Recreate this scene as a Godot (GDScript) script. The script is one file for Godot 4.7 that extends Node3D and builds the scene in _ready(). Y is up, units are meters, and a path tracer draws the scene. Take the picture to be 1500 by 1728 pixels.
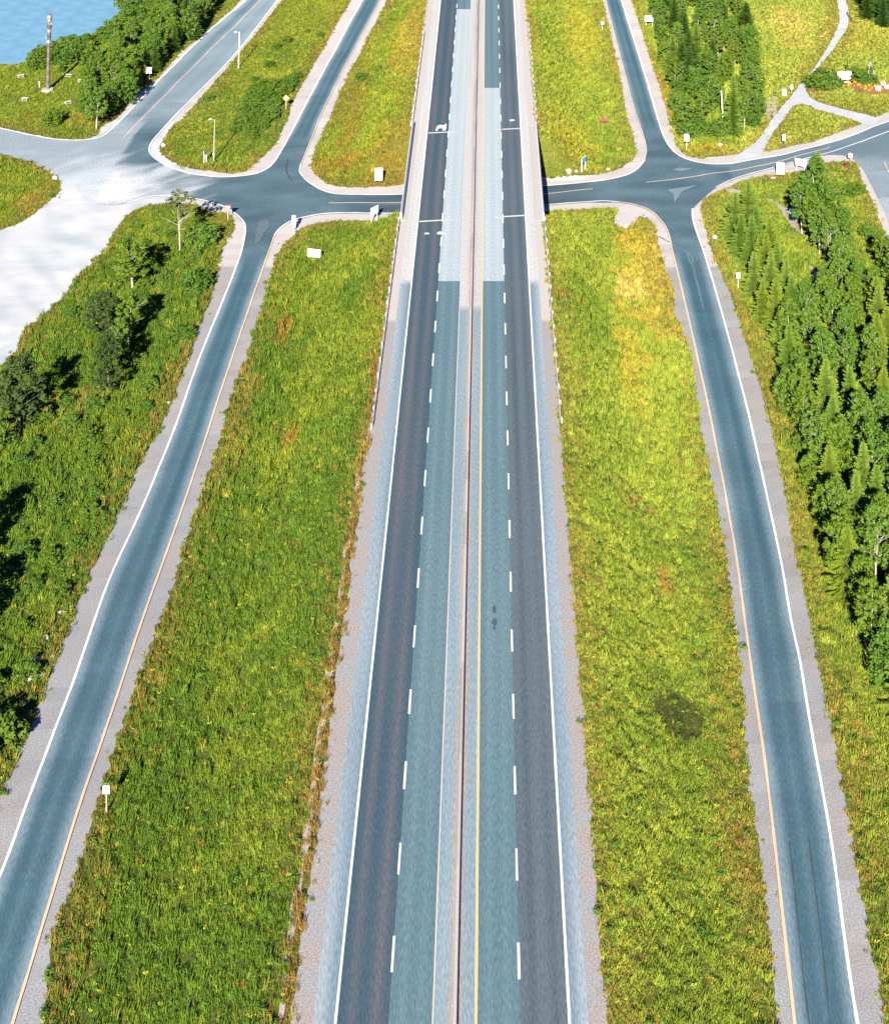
extends Node3D

# Photo geometry: a level drone lens shifted down. Pixel -> ground by depth = F * (camera height - ground) / rows below horizon.
const F := 2569.0
const CAM_H := 116.0
const VX := 824.0
const VY := -781.0
const DECK_L := -14.8
const DECK_R := 9.35

var rng := RandomNumberGenerator.new()
var noise := FastNoiseLite.new()
var noise_b := FastNoiseLite.new()
var taken := {}
var mats := {}
var gx := PackedFloat32Array()
var gd := PackedFloat32Array()
var gh := PackedFloat32Array()
var lake_poly := PackedVector2Array()
var gravel_w := PackedVector2Array()
var gravel_e := PackedVector2Array()
var path_poly := PackedVector2Array()
var bed_poly := PackedVector2Array()
var lot_center := Vector2.ZERO
var dist_mask := PackedByteArray()
const MX0 := -160
const MD0 := 96
const MNX := 310
const MND := 330
var blobs := []
var bare := []
var keep_clear := []
var last_poly := PackedVector2Array()
var protos := {}

# ------------------------------------------------------------------ mesh collector
class MB:
	var v := PackedVector3Array()
	var n := PackedVector3Array()
	var c := PackedColorArray()
	var uv := PackedVector2Array()
	var col := Color(1, 1, 1)
	func tri(a: Vector3, b: Vector3, d: Vector3) -> void:
		var m := (d - a).cross(b - a).normalized()
		v.push_back(a); v.push_back(b); v.push_back(d)
		for k in 3:
			n.push_back(m); c.push_back(col)
	func tri_up(a: Vector3, b: Vector3, d: Vector3, ca: Color, cb: Color, cd: Color) -> void:
		var m := (d - a).cross(b - a).normalized()
		if m.y < 0.0:
			m = -m
			v.push_back(a); v.push_back(d); v.push_back(b)
			c.push_back(ca); c.push_back(cd); c.push_back(cb)
		else:
			v.push_back(a); v.push_back(b); v.push_back(d)
			c.push_back(ca); c.push_back(cb); c.push_back(cd)
		for k in 3:
			n.push_back(m)
	func quad(a: Vector3, b: Vector3, d: Vector3, e: Vector3) -> void:
		tri(a, b, d)
		tri(a, d, e)
	func box(lo: Vector3, hi: Vector3, bev := 0.0) -> void:
		if bev <= 0.0:
			var p := []
			for k in 8:
				p.append(Vector3(hi.x if k & 1 else lo.x, hi.y if k & 2 else lo.y, hi.z if k & 4 else lo.z))
			quad(p[0], p[2], p[3], p[1]); quad(p[5], p[7], p[6], p[4])
			quad(p[4], p[6], p[2], p[0]); quad(p[1], p[3], p[7], p[5])
			quad(p[2], p[6], p[7], p[3]); quad(p[4], p[0], p[1], p[5])
		else:
			# chamfered top edges
			var b := bev
			var l := [Vector3(lo.x, lo.y, lo.z), Vector3(hi.x, lo.y, lo.z), Vector3(hi.x, lo.y, hi.z), Vector3(lo.x, lo.y, hi.z)]
			var m := []
			for q in l: m.append(Vector3(q.x, hi.y - b, q.z))
			var t := [Vector3(lo.x + b, hi.y, lo.z + b), Vector3(hi.x - b, hi.y, lo.z + b), Vector3(hi.x - b, hi.y, hi.z - b), Vector3(lo.x + b, hi.y, hi.z - b)]
			for k in 4:
				var j := (k + 1) % 4
				quad(l[k], m[k], m[j], l[j])
				quad(m[k], t[k], t[j], m[j])
			quad(t[0], t[3], t[2], t[1])
			quad(l[0], l[1], l[2], l[3])
	func tube(pts: Array, rad: Array, sides := 7, cap := true) -> void:
		var rings := []
		for k in pts.size():
			var dir: Vector3 = (pts[min(k + 1, pts.size() - 1)] - pts[max(k - 1, 0)]).normalized()
			var u := dir.cross(Vector3(0.31, 0.1, 0.95)).normalized()
			if u.length() < 0.1: u = dir.cross(Vector3(1, 0, 0)).normalized()
			var w := dir.cross(u)
			var ring := []
			for s in sides:
				var a := TAU * s / sides
				ring.append(pts[k] + (u * cos(a) + w * sin(a)) * rad[k])
			rings.append(ring)
		for k in pts.size() - 1:
			for s in sides:
				var j := (s + 1) % sides
				_sm(rings[k][s], rings[k + 1][s], rings[k + 1][j], rings[k][j], pts[k], pts[k + 1])
		if cap:
			var top: Array = rings[rings.size() - 1]
			for s in range(1, sides - 1):
				tri(top[0], top[s + 1], top[s])
	func _sm(a: Vector3, b: Vector3, d: Vector3, e: Vector3, pa: Vector3, pb: Vector3) -> void:
		var na := (a - pa).normalized()
		var nb := (b - pb).normalized()
		var nd := (d - pb).normalized()
		var ne := (e - pa).normalized()
		for q in [[a, na], [b, nb], [d, nd], [a, na], [d, nd], [e, ne]]:
			v.push_back(q[0]); n.push_back(q[1]); c.push_back(col)
	func leaf(p: Vector3, nor: Vector3, size: float, r: RandomNumberGenerator) -> void:
		var u := nor.cross(Vector3(r.randf_range(-1, 1), r.randf_range(-1, 1), r.randf_range(-1, 1))).normalized()
		var w := nor.cross(u) * 0.62
		var a := p - u * size
		var b := p + w * size * 0.8
		var d := p + u * size
		var e := p - w * size * 0.8
		quad(a, b, d, e)
	func mesh() -> ArrayMesh:
		var m := ArrayMesh.new()
		var arr := []
		arr.resize(Mesh.ARRAY_MAX)
		arr[Mesh.ARRAY_VERTEX] = v
		arr[Mesh.ARRAY_NORMAL] = n
		arr[Mesh.ARRAY_COLOR] = c
		if uv.size() == v.size() and uv.size() > 0:
			arr[Mesh.ARRAY_TEX_UV] = uv
		m.add_surface_from_arrays(Mesh.PRIMITIVE_TRIANGLES, arr)
		return m

# ------------------------------------------------------------------ naming and tagging
func numbered(called: String) -> String:
	var k: int = taken.get(called, 0)
	taken[called] = k + 1
	return called if k == 0 else "%s_%03d" % [called, k]

func tag(o: Node, label: String, category: String, group := "", kind := "") -> void:
	o.set_meta("label", label)
	o.set_meta("category", category)
	if group: o.set_meta("group", group)
	if kind: o.set_meta("kind", kind)

func thing(called: String, label: String, category: String, at := Vector3.ZERO, turn := 0.0, group := "") -> Node3D:
	var o := Node3D.new()
	o.name = numbered(called)
	add_child(o)
	o.position = at
	o.rotation.y = turn
	tag(o, label, category, group)
	return o

func part(parent: Node, called: String, mesh: Mesh, mat: Material, at := Vector3.ZERO) -> MeshInstance3D:
	var o := MeshInstance3D.new()
	o.name = called
	o.mesh = mesh
	o.material_override = mat
	parent.add_child(o, true)
	o.position = at
	return o

func structure(called: String, label: String, mesh: Mesh, mat: Material) -> MeshInstance3D:
	var o := part(self, numbered(called), mesh, mat)
	tag(o, label, "ground" if called == "ground" else called.split("_")[-1], "", "structure")
	return o

# ------------------------------------------------------------------ materials
func lin(r: float, g: float, b: float) -> Color:
	return Color(r, g, b).linear_to_srgb()

func noise_tex(freq: float, lo: float, hi: float, seed_: int, size := 512, fractal := 4) -> NoiseTexture2D:
	var t := NoiseTexture2D.new()
	var fn := FastNoiseLite.new()
	fn.seed = seed_
	fn.frequency = freq
	fn.noise_type = FastNoiseLite.TYPE_SIMPLEX_SMOOTH
	fn.fractal_octaves = fractal
	t.noise = fn
	t.width = size
	t.height = size
	t.seamless = true
	var g := Gradient.new()
	g.set_color(0, Color(lo, lo, lo))
	g.set_color(1, Color(hi, hi, hi))
	t.color_ramp = g
	return t

func vmat(called: String, rough: float, tex: Texture2D = null, scale := 0.3, tint := Color(1, 1, 1)) -> StandardMaterial3D:
	if mats.has(called): return mats[called]
	var m := StandardMaterial3D.new()
	m.vertex_color_use_as_albedo = true
	m.albedo_color = tint
	m.roughness = rough
	m.metallic_specular = 0.25
	if tex:
		m.albedo_texture = tex
		m.uv1_triplanar = true
		m.uv1_world_triplanar = true
		m.uv1_scale = Vector3.ONE * scale
	mats[called] = m
	return m

func pmat(called: String, c: Color, rough := 0.8, metal := 0.0, tex: Texture2D = null, scale := 0.5) -> StandardMaterial3D:
	if mats.has(called): return mats[called]
	var m := StandardMaterial3D.new()
	m.albedo_color = c
	m.roughness = rough
	m.metallic = metal
	if tex:
		m.albedo_texture = tex
		m.uv1_triplanar = true
		m.uv1_world_triplanar = true
		m.uv1_scale = Vector3.ONE * scale
	mats[called] = m
	return m

# ------------------------------------------------------------------ terrain
func ramp_level(d: float) -> float:
	return -6.5 + 2.5 * smoothstep(70.0, 150.0, absf(d - 278.0))

func hfun(x: float, d: float) -> float:
	var low := ramp_level(d)
	var a := smoothstep(-29.0, -15.6, x) * (1.0 - smoothstep(9.9, 21.0, x))
	var cut := smoothstep(260.0, 267.0, d) * (1.0 - smoothstep(290.0, 297.0, d))
	var h := lerpf(low, -0.06, a * (1.0 - cut))
	var rough := 1.0 - a
	h += rough * 0.22 * noise.get_noise_2d(x * 4.0, d * 4.0)
	if x < -40.0 and d > 330.0 and lake_poly.size() > 0:
		var p := Vector2(x, d)
		var e := 1e9
		for k in lake_poly.size() - 1:
			e = minf(e, Geometry2D.get_closest_point_to_segment(p, lake_poly[k], lake_poly[k + 1]).distance_to(p))
		if Geometry2D.is_point_in_polygon(p, lake_poly):
			h = minf(h, -7.3 - smoothstep(0.0, 8.0, e) * 3.0)
		else:
			h = lerpf(-7.25, h, smoothstep(0.0, 5.0, e))
	return h

func grid_lines(lo: float, hi: float, step: float, far_lo: float, far_hi: float) -> PackedFloat32Array:
	var a := []
	var x := lo
	var s := step
	while x > far_lo:
		s *= 1.35
		x -= s
		a.push_front(x)
	x = lo
	while x < hi + 0.01:
		a.append(x)
		x += step
	x = hi
	s = step
	while x < far_hi:
		s *= 1.35
		x += s
		a.append(x)
	return PackedFloat32Array(a)

func hgrid(x: float, d: float) -> float:
	var i := clampi(gx.bsearch(x, false) - 1, 0, gx.size() - 2)
	var j := clampi(gd.bsearch(d, false) - 1, 0, gd.size() - 2)
	var u := clampf((x - gx[i]) / (gx[i + 1] - gx[i]), 0.0, 1.0)
	var w := clampf((d - gd[j]) / (gd[j + 1] - gd[j]), 0.0, 1.0)
	var nx := gx.size()
	var h00 := gh[j * nx + i]
	var h10 := gh[j * nx + i + 1]
	var h01 := gh[(j + 1) * nx + i]
	var h11 := gh[(j + 1) * nx + i + 1]
	if u >= w:
		return h00 + (h10 - h00) * u + (h11 - h10) * w
	return h00 + (h11 - h01) * u + (h01 - h00) * w

func at(px: float, py: float) -> Vector2:
	# plan position (x, depth) of a photo pixel on the ground
	var d := 300.0
	var x := 0.0
	var h := -6.5
	for k in 12:
		d = F * (CAM_H - h) / (py - VY)
		x = (px - VX) * d / F
		var nh := hgrid(x, d) if gh.size() > 0 else hfun(x, d)
		h = lerpf(h, nh, 0.6)
	return Vector2(x, d)

func at_level(px: float, py: float, h: float) -> Vector2:
	var d := F * (CAM_H - h) / (py - VY)
	return Vector2((px - VX) * d / F, d)

func ground3(p: Vector2, up := 0.0) -> Vector3:
	return Vector3(p.x, hgrid(p.x, p.y) + up, -p.y)

func spot(px: float, py: float, up := 0.0) -> Vector3:
	return ground3(at(px, py), up)

func world_line(px: Array) -> PackedVector2Array:
	var o := PackedVector2Array()
	for q in px:
		o.append(at(q[0], q[1]))
	return o

func smooth_line(p: PackedVector2Array, step: float, closed := false) -> PackedVector2Array:
	var o := PackedVector2Array()
	var n := p.size()
	for k in (n if closed else n - 1):
		var p1 := p[k]
		var p2 := p[(k + 1) % n]
		var p0 := p[(k - 1 + n) % n] if closed or k > 0 else p1 * 2.0 - p2
		var p3 := p[(k + 2) % n] if closed or k < n - 2 else p2 * 2.0 - p1
		var len := p1.distance_to(p2)
		# centripetal-ish tangents, clipped so long straights do not bulge
		var t1 := (p2 - p0) * (len / maxf(0.01, p1.distance_to(p0) + len))
		var t2 := (p3 - p1) * (len / maxf(0.01, p3.distance_to(p2) + len))
		var m: int = maxi(1, ceili(len / step))
		for j in m:
			var t := float(j) / m
			var t_2 := t * t
			var t_3 := t_2 * t
			o.append(p1 * (2 * t_3 - 3 * t_2 + 1) + t1 * (t_3 - 2 * t_2 + t) + p2 * (-2 * t_3 + 3 * t_2) + t2 * (t_3 - t_2))
	if not closed: o.append(p[n - 1])
	return o

func ragged(p: PackedVector2Array, amount: float, freq: float) -> PackedVector2Array:
	var o := PackedVector2Array()
	for q in p:
		o.append(q + Vector2(noise.get_noise_2d(q.x * freq, q.y * freq), noise.get_noise_2d(q.x * freq + 300.0, q.y * freq)) * amount)
	return o

func sheet(poly: PackedVector2Array, up: float, colour: Callable, cell := 1.0) -> ArrayMesh:
	var mb := MB.new()
	var lo := Vector2(1e9, 1e9)
	var hi := -lo
	for q in poly:
		lo = lo.min(q)
		hi = hi.max(q)
	lo = lo.max(Vector2(-160, 70))
	hi = hi.min(Vector2(150, 470))
	var i0 := floori(lo.x / cell)
	var i1 := ceili(hi.x / cell)
	var j0 := floori(lo.y / cell)
	var j1 := ceili(hi.y / cell)
	var w := i1 - i0 + 1
	var inside := PackedByteArray()
	inside.resize(w * (j1 - j0 + 1))
	for j in range(j0, j1 + 1):
		for i in range(i0, i1 + 1):
			inside[(j - j0) * w + i - i0] = 1 if Geometry2D.is_point_in_polygon(Vector2(i, j) * cell, poly) else 0
	for j in range(j0, j1):
		for i in range(i0, i1):
			var k := (j - j0) * w + i - i0
			var s := inside[k] + inside[k + 1] + inside[k + w] + inside[k + w + 1]
			if s == 0: continue
			var a := Vector2(i, j) * cell
			var b := a + Vector2(cell, 0)
			var e := a + Vector2(cell, cell)
			var g := a + Vector2(0, cell)
			if s == 4:
				var pa := ground3(a, up)
				var pe := ground3(e, up)
				var ca: Color = colour.call(a)
				var ce: Color = colour.call(e)
				mb.tri_up(pa, ground3(b, up), pe, ca, colour.call(b), ce)
				mb.tri_up(pa, pe, ground3(g, up), ca, ce, colour.call(g))
			else:
				for t in [[a, b, e], [a, e, g]]:
					for r in Geometry2D.intersect_polygons(PackedVector2Array(t), poly):
						var ids := Geometry2D.triangulate_polygon(r)
						for q in range(0, ids.size(), 3):
							var x: Vector2 = r[ids[q]]
							var y: Vector2 = r[ids[q + 1]]
							var z: Vector2 = r[ids[q + 2]]
							mb.tri_up(ground3(x, up), ground3(y, up), ground3(z, up), colour.call(x), colour.call(y), colour.call(z))
	return mb.mesh()

func strip(line: PackedVector2Array, width: float, up: float, col: Color, wear := 0.0) -> ArrayMesh:
	var mb := MB.new()
	mb.col = col
	for k in line.size() - 1:
		var a := line[k]
		var b := line[k + 1]
		var t := (line[min(k + 1, line.size() - 1)] - line[max(k - 1, 0)]).normalized().orthogonal()
		var t2 := (line[min(k + 2, line.size() - 1)] - line[k]).normalized().orthogonal()
		var w1 := width * 0.5 * (1.0 + wear * noise_b.get_noise_2d(a.x * 9.0, a.y * 9.0))
		var w2 := width * 0.5 * (1.0 + wear * noise_b.get_noise_2d(b.x * 9.0, b.y * 9.0))
		var p := ground3(a - t * w1, up)
		var q := ground3(b - t2 * w2, up)
		var r := ground3(b + t2 * w2, up)
		var s := ground3(a + t * w1, up)
		mb.tri_up(p, q, r, col, col, col)
		mb.tri_up(p, r, s, col, col, col)
	return mb.mesh()

func line_at(l: PackedVector2Array, d: float, axis: int) -> float:
	for k in l.size() - 1:
		var a := l[k]
		var b := l[k + 1]
		if (a[axis] - d) * (b[axis] - d) <= 0.0 and absf(a[axis] - b[axis]) > 1e-4:
			return lerpf(a[1 - axis], b[1 - axis], (d - a[axis]) / (b[axis] - a[axis]))
	return l[0][1 - axis] if absf(l[0][axis] - d) < absf(l[-1][axis] - d) else l[-1][1 - axis]

# ribbon between two lines; axis 1: rows by depth, axis 0: rows by x
func ribbon(l: PackedVector2Array, r: PackedVector2Array, d0: float, d1: float, axis: int, cols: int, row: float, up: float, colour: Callable) -> ArrayMesh:
	var mb := MB.new()
	var rows: int = maxi(1, ceili(absf(d1 - d0) / row))
	var prev := []
	var pc := []
	for k in rows + 1:
		var d := lerpf(d0, d1, float(k) / rows)
		var a := line_at(l, d, axis)
		var b := line_at(r, d, axis)
		var cur := []
		var cc := []
		for q in cols + 1:
			var u := float(q) / cols
			var x := lerpf(a, b, u)
			var p := Vector2(x, d) if axis == 1 else Vector2(d, x)
			cur.append(ground3(p, up))
			cc.append(colour.call(u, d, p))
		if k > 0:
			for q in cols:
				mb.tri_up(prev[q], cur[q], cur[q + 1], pc[q], cc[q], cc[q + 1])
				mb.tri_up(prev[q], cur[q + 1], prev[q + 1], pc[q], cc[q + 1], pc[q + 1])
		prev = cur
		pc = cc
	return mb.mesh()

# flat highway ribbon (y = up), x0..x1, d0..d1
func deck_ribbon(x0: float, x1: float, d0: float, d1: float, cols: int, row: float, up: float, colour: Callable) -> ArrayMesh:
	var mb := MB.new()
	var rows: int = maxi(1, ceili((d1 - d0) / row))
	for k in rows:
		var da := lerpf(d0, d1, float(k) / rows)
		var db := lerpf(d0, d1, float(k + 1) / rows)
		for q in cols:
			var xa := lerpf(x0, x1, float(q) / cols)
			var xb := lerpf(x0, x1, float(q + 1) / cols)
			var ua := float(q) / cols
			var ub := float(q + 1) / cols
			var c00: Color = colour.call(ua, da)
			var c10: Color = colour.call(ub, da)
			var c01: Color = colour.call(ua, db)
			var c11: Color = colour.call(ub, db)
			mb.tri_up(Vector3(xa, up, -da), Vector3(xb, up, -da), Vector3(xb, up, -db), c00, c10, c11)
			mb.tri_up(Vector3(xa, up, -da), Vector3(xb, up, -db), Vector3(xa, up, -db), c00, c11, c01)
	return mb.mesh()

# ------------------------------------------------------------------ colours of matter (linear)
func nz(x: float, y: float) -> float:
	return noise_b.get_noise_2d(x, y)

func grass_colour(p: Vector2) -> Color:
	var big := noise.get_noise_2d(p.x * 1.6, p.y * 1.6)
	var mid := noise.get_noise_2d(p.x * 7.0 + 50.0, p.y * 7.0)
	var yellow := Color(0.25, 0.295, 0.03)
	var green := Color(0.105, 0.185, 0.022)
	var f := 0.42 + big * 0.55 + mid * 0.5
	if p.x < -14.0 and p.y < 262.0:
		f -= 0.30 * (1.0 - smoothstep(150.0, 262.0, p.y)) + 0.04
	elif p.x > -14.0:
		f += 0.22
		yellow = Color(0.255, 0.315, 0.04)
	if p.x < -30.0 and p.y < 262.0: f -= 0.22
	if p.y > 300.0: f += 0.12
	if p.x > 50.0 and p.y > 300.0:
		yellow = Color(0.33, 0.38, 0.06)
		green = Color(0.20, 0.30, 0.04)
	elif p.x < -60.0 and p.y > 318.0:
		yellow = Color(0.22, 0.30, 0.035)
		green = Color(0.16, 0.25, 0.03)
	var c := green.lerp(yellow, clampf(f, 0.0, 1.0))
	for b in blobs:
		var e: Vector2 = p - b[0]
		var r: float = Vector2(e.x / b[1].x, e.y / b[1].y).length() + (0.5 if b[3] < 1.0 else 0.1) * mid + 0.25 * nz(p.x * 6.0, p.y * 6.0)
		if r < 1.0:
			c = c.lerp(b[2], b[3] * smoothstep(1.0, 0.9 if b[3] == 1.0 else 0.35, r))
	return c

func edge_dist(p: Vector2) -> int:
	var i := roundi(p.x) - MX0
	var j := roundi(p.y) - MD0
	if i < 0 or j < 0 or i >= MNX or j >= MND: return 9
	return dist_mask[j * MNX + i]

func is_grass(p: Vector2) -> bool:
	if p.x > -15.3 and p.x < 9.2 and (p.y < 262.0 or p.y > 295.0): return false
	if p.x > -13.0 and p.x < 7.0: return false
	if p.x > 40.0:
		for b in bare:
			if Geometry2D.is_point_in_polygon(p, b): return false
	var e := edge_dist(p)
	if e > 2: return true
	if e == 0 and edge_dist(p + Vector2(2, 0)) + edge_dist(p - Vector2(2, 0)) + edge_dist(p + Vector2(0, 2)) + edge_dist(p - Vector2(0, 2)) == 0: return false
	if Geometry2D.is_point_in_polygon(p, gravel_w) or Geometry2D.is_point_in_polygon(p, gravel_e): return false
	if Geometry2D.is_point_in_polygon(p, path_poly): return false
	if p.x < -40.0 and Geometry2D.is_point_in_polygon(p, lake_poly): return false
	return true

# ==================================================================
func _ready() -> void:
	rng.seed = 20240611
	noise.seed = 7
	noise.frequency = 0.02
	noise.fractal_octaves = 3
	noise_b.seed = 21
	noise_b.frequency = 0.05
	noise_b.fractal_octaves = 2

	# ---- camera, sky, sun, exposure
	var cam := Camera3D.new()
	cam.name = "camera"
	cam.position = Vector3(0, CAM_H, 0)
	cam.set_frustum(1728.0 / F, Vector2((750.0 - VX) / F, -(864.0 - VY) / F), 1.0, 6000.0)
	add_child(cam)
	cam.current = true
	var we := WorldEnvironment.new()
	we.name = "environment"
	var env := Environment.new()
	env.background_mode = Environment.BG_SKY
	var sky := Sky.new()
	var psm := ProceduralSkyMaterial.new()
	psm.sky_top_color = Color(0.22, 0.42, 0.78)
	psm.sky_horizon_color = Color(0.62, 0.77, 0.93)
	psm.ground_bottom_color = Color(0.22, 0.25, 0.16)
	psm.ground_horizon_color = Color(0.55, 0.66, 0.75)
	psm.sky_curve = 0.12
	psm.energy_multiplier = 0.28
	psm.sun_angle_max = 0.0
	sky.sky_material = psm
	env.sky = sky
	env.tonemap_mode = Environment.TONE_MAPPER_LINEAR
	env.tonemap_exposure = 2.6
	env.sdfgi_enabled = true
	env.ssao_enabled = true
	env.ssil_enabled = true
	we.environment = env
	add_child(we)
	var sun := DirectionalLight3D.new()
	sun.name = "sun"
	sun.light_color = Color(1.0, 0.955, 0.88)
	sun.light_energy = 1.6
	sun.light_angular_distance = 0.5
	sun.shadow_enabled = true
	add_child(sun)
	var sd := Vector3(0.115, -tan(deg_to_rad(28.5)), -1.0).normalized()
	sun.look_at_from_position(Vector3.ZERO, sd)

	build_land()
	build_roads()
	bed_poly = ragged(smooth_line(world_line([[1364, 153], [1400, 156], [1412, 149], [1432, 147], [1455, 157], [1480, 160], [1500, 157], [1500, 140], [1480, 138], [1462, 141], [1440, 136], [1408, 136], [1400, 146], [1366, 147]]), 0.7, true), 0.2, 30.0)
	bare.append(bed_poly)
	build_highway()
	build_bridge()
	build_rails()
	build_vegetation()
	build_signs()
	build_park()
	build_garden()
	build_rocks()
	print("done ", Time.get_ticks_msec())

# ------------------------------------------------------------------ land, lake
func build_land() -> void:
	var shore := [[-330, 128], [-120, 118], [0, 109], [45, 106], [60, 98], [75, 88], [100, 75], [130, 66], [150, 61], [165, 56], [178, 50], [200, 44], [198, 30], [204, 22], [211, 18], [213, 0], [235, -60], [290, -140], [420, -260]]
	var lp := PackedVector2Array()
	for s in shore:
		lp.append(at_level(s[0], s[1], -7.3))
	lp = smooth_line(lp, 4.0)
	lp = ragged(lp, 1.6, 9.0)
	lp.append(Vector2(-150, 1800))
	lp.append(Vector2(-1800, 1800))
	lp.append(Vector2(-1800, lp[0].y))
	lake_poly = lp
	gx = grid_lines(-150.0, 130.0, 2.0, -2400.0, 2400.0)
	gd = grid_lines(96.0, 426.0, 2.0, -2000.0, 3200.0)
	var nx := gx.size()
	var hs := PackedFloat32Array()
	hs.resize(nx * gd.size())
	for j in gd.size():
		for i in nx:
			hs[j * nx + i] = hfun(gx[i], gd[j])
	gh = hs
	# gravel outlines are needed to know where grass may grow
	gravel_w = ragged(smooth_line(world_line(GRAVEL_W), 0.6, true), 0.5, 60.0)
	gravel_e = ragged(smooth_line(world_line(GRAVEL_E), 0.6, true), 0.45, 60.0)
	path_poly = ragged(smooth_line(world_line(PATH), 0.8, true), 0.25, 22.0)
	lot_center = at(110, 400)
	var code := PackedByteArray()
	code.resize(MNX * MND)
	code.fill(9)
	for j in MND:
		for i in MNX:
			var p := Vector2(i + MX0 + 0.0137, j + MD0 + 0.0071)
			var hit := false
			if p.x < -25.0 or (p.x < 0.0 and p.y > 262.0 and p.y < 296.0): hit = Geometry2D.is_point_in_polygon(p, gravel_w)
			elif p.x > 10.0 or (p.y > 262.0 and p.y < 296.0): hit = Geometry2D.is_point_in_polygon(p, gravel_e) or Geometry2D.is_point_in_polygon(p, path_poly)
			if not hit and p.x < -40.0 and p.y > 330.0: hit = Geometry2D.is_point_in_polygon(p, lake_poly)
			if hit: code[j * MNX + i] = 0
			elif p.x > -15.4 and p.x < 9.4 and (p.y < 262.0 or p.y > 296.0): code[j * MNX + i] = 0
	for step in 5:
		for j in range(1, MND - 1):
			for i in range(1, MNX - 1):
				var k := j * MNX + i
				if code[k] == 9 and (code[k - 1] == step or code[k + 1] == step or code[k - MNX] == step or code[k + MNX] == step):
					code[k] = step + 1
	dist_mask = code
	# dry, bare and mown patches seen in the grass: centre, radii (m), colour, strength
	for b in [[1098, 470, 7.0, 26.0, Color(0.44, 0.31, 0.05), 0.6], [1085, 405, 7.0, 9.0, Color(0.40, 0.30, 0.035), 0.6], [1065, 492, 3.2, 6.0, Color(0.52, 0.41, 0.12), 0.6],
			[1062, 600, 3.0, 20.0, Color(0.40, 0.31, 0.04), 0.6], [690, 70, 6.0, 34.0, Color(0.42, 0.30, 0.05), 0.6], [640, 240, 4.0, 14.0, Color(0.30, 0.23, 0.03), 0.5],
			[600, 190, 3.0, 40.0, Color(0.25, 0.17, 0.035), 0.6], [560, 280, 7.0, 7.0, Color(0.27, 0.19, 0.03), 0.8], [660, 290, 6.0, 9.0, Color(0.28, 0.19, 0.03), 0.75],
			[980, 60, 6.0, 30.0, Color(0.42, 0.33, 0.04), 0.5], [960, 230, 7.0, 16.0, Color(0.38, 0.30, 0.03), 0.45], [1145, 1213, 2.7, 3.6, Color(0.085, 0.115, 0.022), 1.0],
			[1335, 38, 8.0, 14.0, Color(0.56, 0.44, 0.11), 0.6], [1345, 72, 5.0, 8.0, Color(0.50, 0.40, 0.09), 0.6], [1440, 60, 12.0, 16.0, Color(0.40, 0.32, 0.05), 0.5],
			[480, 560, 1.6, 5.0, Color(0.40, 0.17, 0.04), 0.55], [490, 745, 1.2, 4.0, Color(0.38, 0.15, 0.04), 0.55], [1125, 985, 1.2, 4.0, Color(0.40, 0.17, 0.05), 0.5],
			[1250, 1430, 0.9, 4.5, Color(0.36, 0.12, 0.04), 0.7], [60, 340, 5.0, 6.0, Color(0.34, 0.20, 0.05), 0.55], [1120, 160, 2.0, 30.0, Color(0.36, 0.27, 0.03), 0.6],
			[1190, 252, 9.0, 4.0, Color(0.36, 0.26, 0.03), 0.6], [1450, 175, 16.0, 6.0, Color(0.24, 0.23, 0.03), 0.6], [140, 200, 20.0, 6.0, Color(0.28, 0.20, 0.03), 0.6],
			[70, 150, 30.0, 20.0, Color(0.17, 0.22, 0.02), 0.6], [260, 30, 12.0, 22.0, Color(0.30, 0.30, 0.03), 0.6], [1350, 210, 9.0, 9.0, Color(0.22, 0.26, 0.025), 0.6]]:
		blobs.append([at(b[0], b[1]), Vector2(b[2], b[3]), b[4], b[5]])
	var mb := MB.new()
	for j in gd.size() - 1:
		for i in nx - 1:
			var p := []
			var c := []
			for q in [[0, 0], [1, 0], [1, 1], [0, 1]]:
				var x := gx[i + q[0]]
				var d := gd[j + q[1]]
				p.append(Vector3(x, hs[(j + q[1]) * nx + i + q[0]], -d))
				var g := grass_colour(Vector2(x, d)) if d > 90.0 and d < 440.0 and absf(x) < 170.0 else Color(0.17, 0.2, 0.02)
				if x > -13.0 and x < 7.0 and d > 262.0 and d < 296.0: g = Color(0.25, 0.23, 0.2)
				c.append(g.lerp(Color(0.11, 0.095, 0.035), 0.45))
			mb.tri_up(p[0], p[1], p[2], c[0], c[1], c[2])
			mb.tri_up(p[0], p[2], p[3], c[0], c[2], c[3])
	structure("ground", "rolling green and yellow grassland around the highway interchange", mb.mesh(), vmat("soil", 0.95, noise_tex(0.02, 0.62, 1.0, 3), 0.22))
	# lake
	var wm := StandardMaterial3D.new()
	wm.albedo_color = lin(0.20, 0.42, 0.57)
	wm.roughness = 0.12
	wm.metallic_specular = 0.5
	var wn := noise_tex(0.03, 0.0, 1.0, 5)
	wn.as_normal_map = true
	wn.bump_strength = 1.2
	wn.color_ramp = null
	wm.albedo_texture = noise_tex(0.004, 0.88, 1.0, 6, 512, 3)
	wm.normal_enabled = true
	wm.normal_texture = wn
	wm.normal_scale = 0.06
	wm.uv1_triplanar = true
	wm.uv1_world_triplanar = true
	wm.uv1_scale = Vector3.ONE * 0.12
	var wb := MB.new()
	var ids := Geometry2D.triangulate_polygon(lake_poly)
	for q in range(0, ids.size(), 3):
		var t := []
		for e in 3:
			var w := lake_poly[ids[q + e]]
			t.append(Vector3(w.x, -7.28, -w.y))
		wb.tri_up(t[0], t[1], t[2], Color.WHITE, Color.WHITE, Color.WHITE)
	structure("lake", "calm pale blue lake beyond the park lawn", wb.mesh(), wm)

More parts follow.
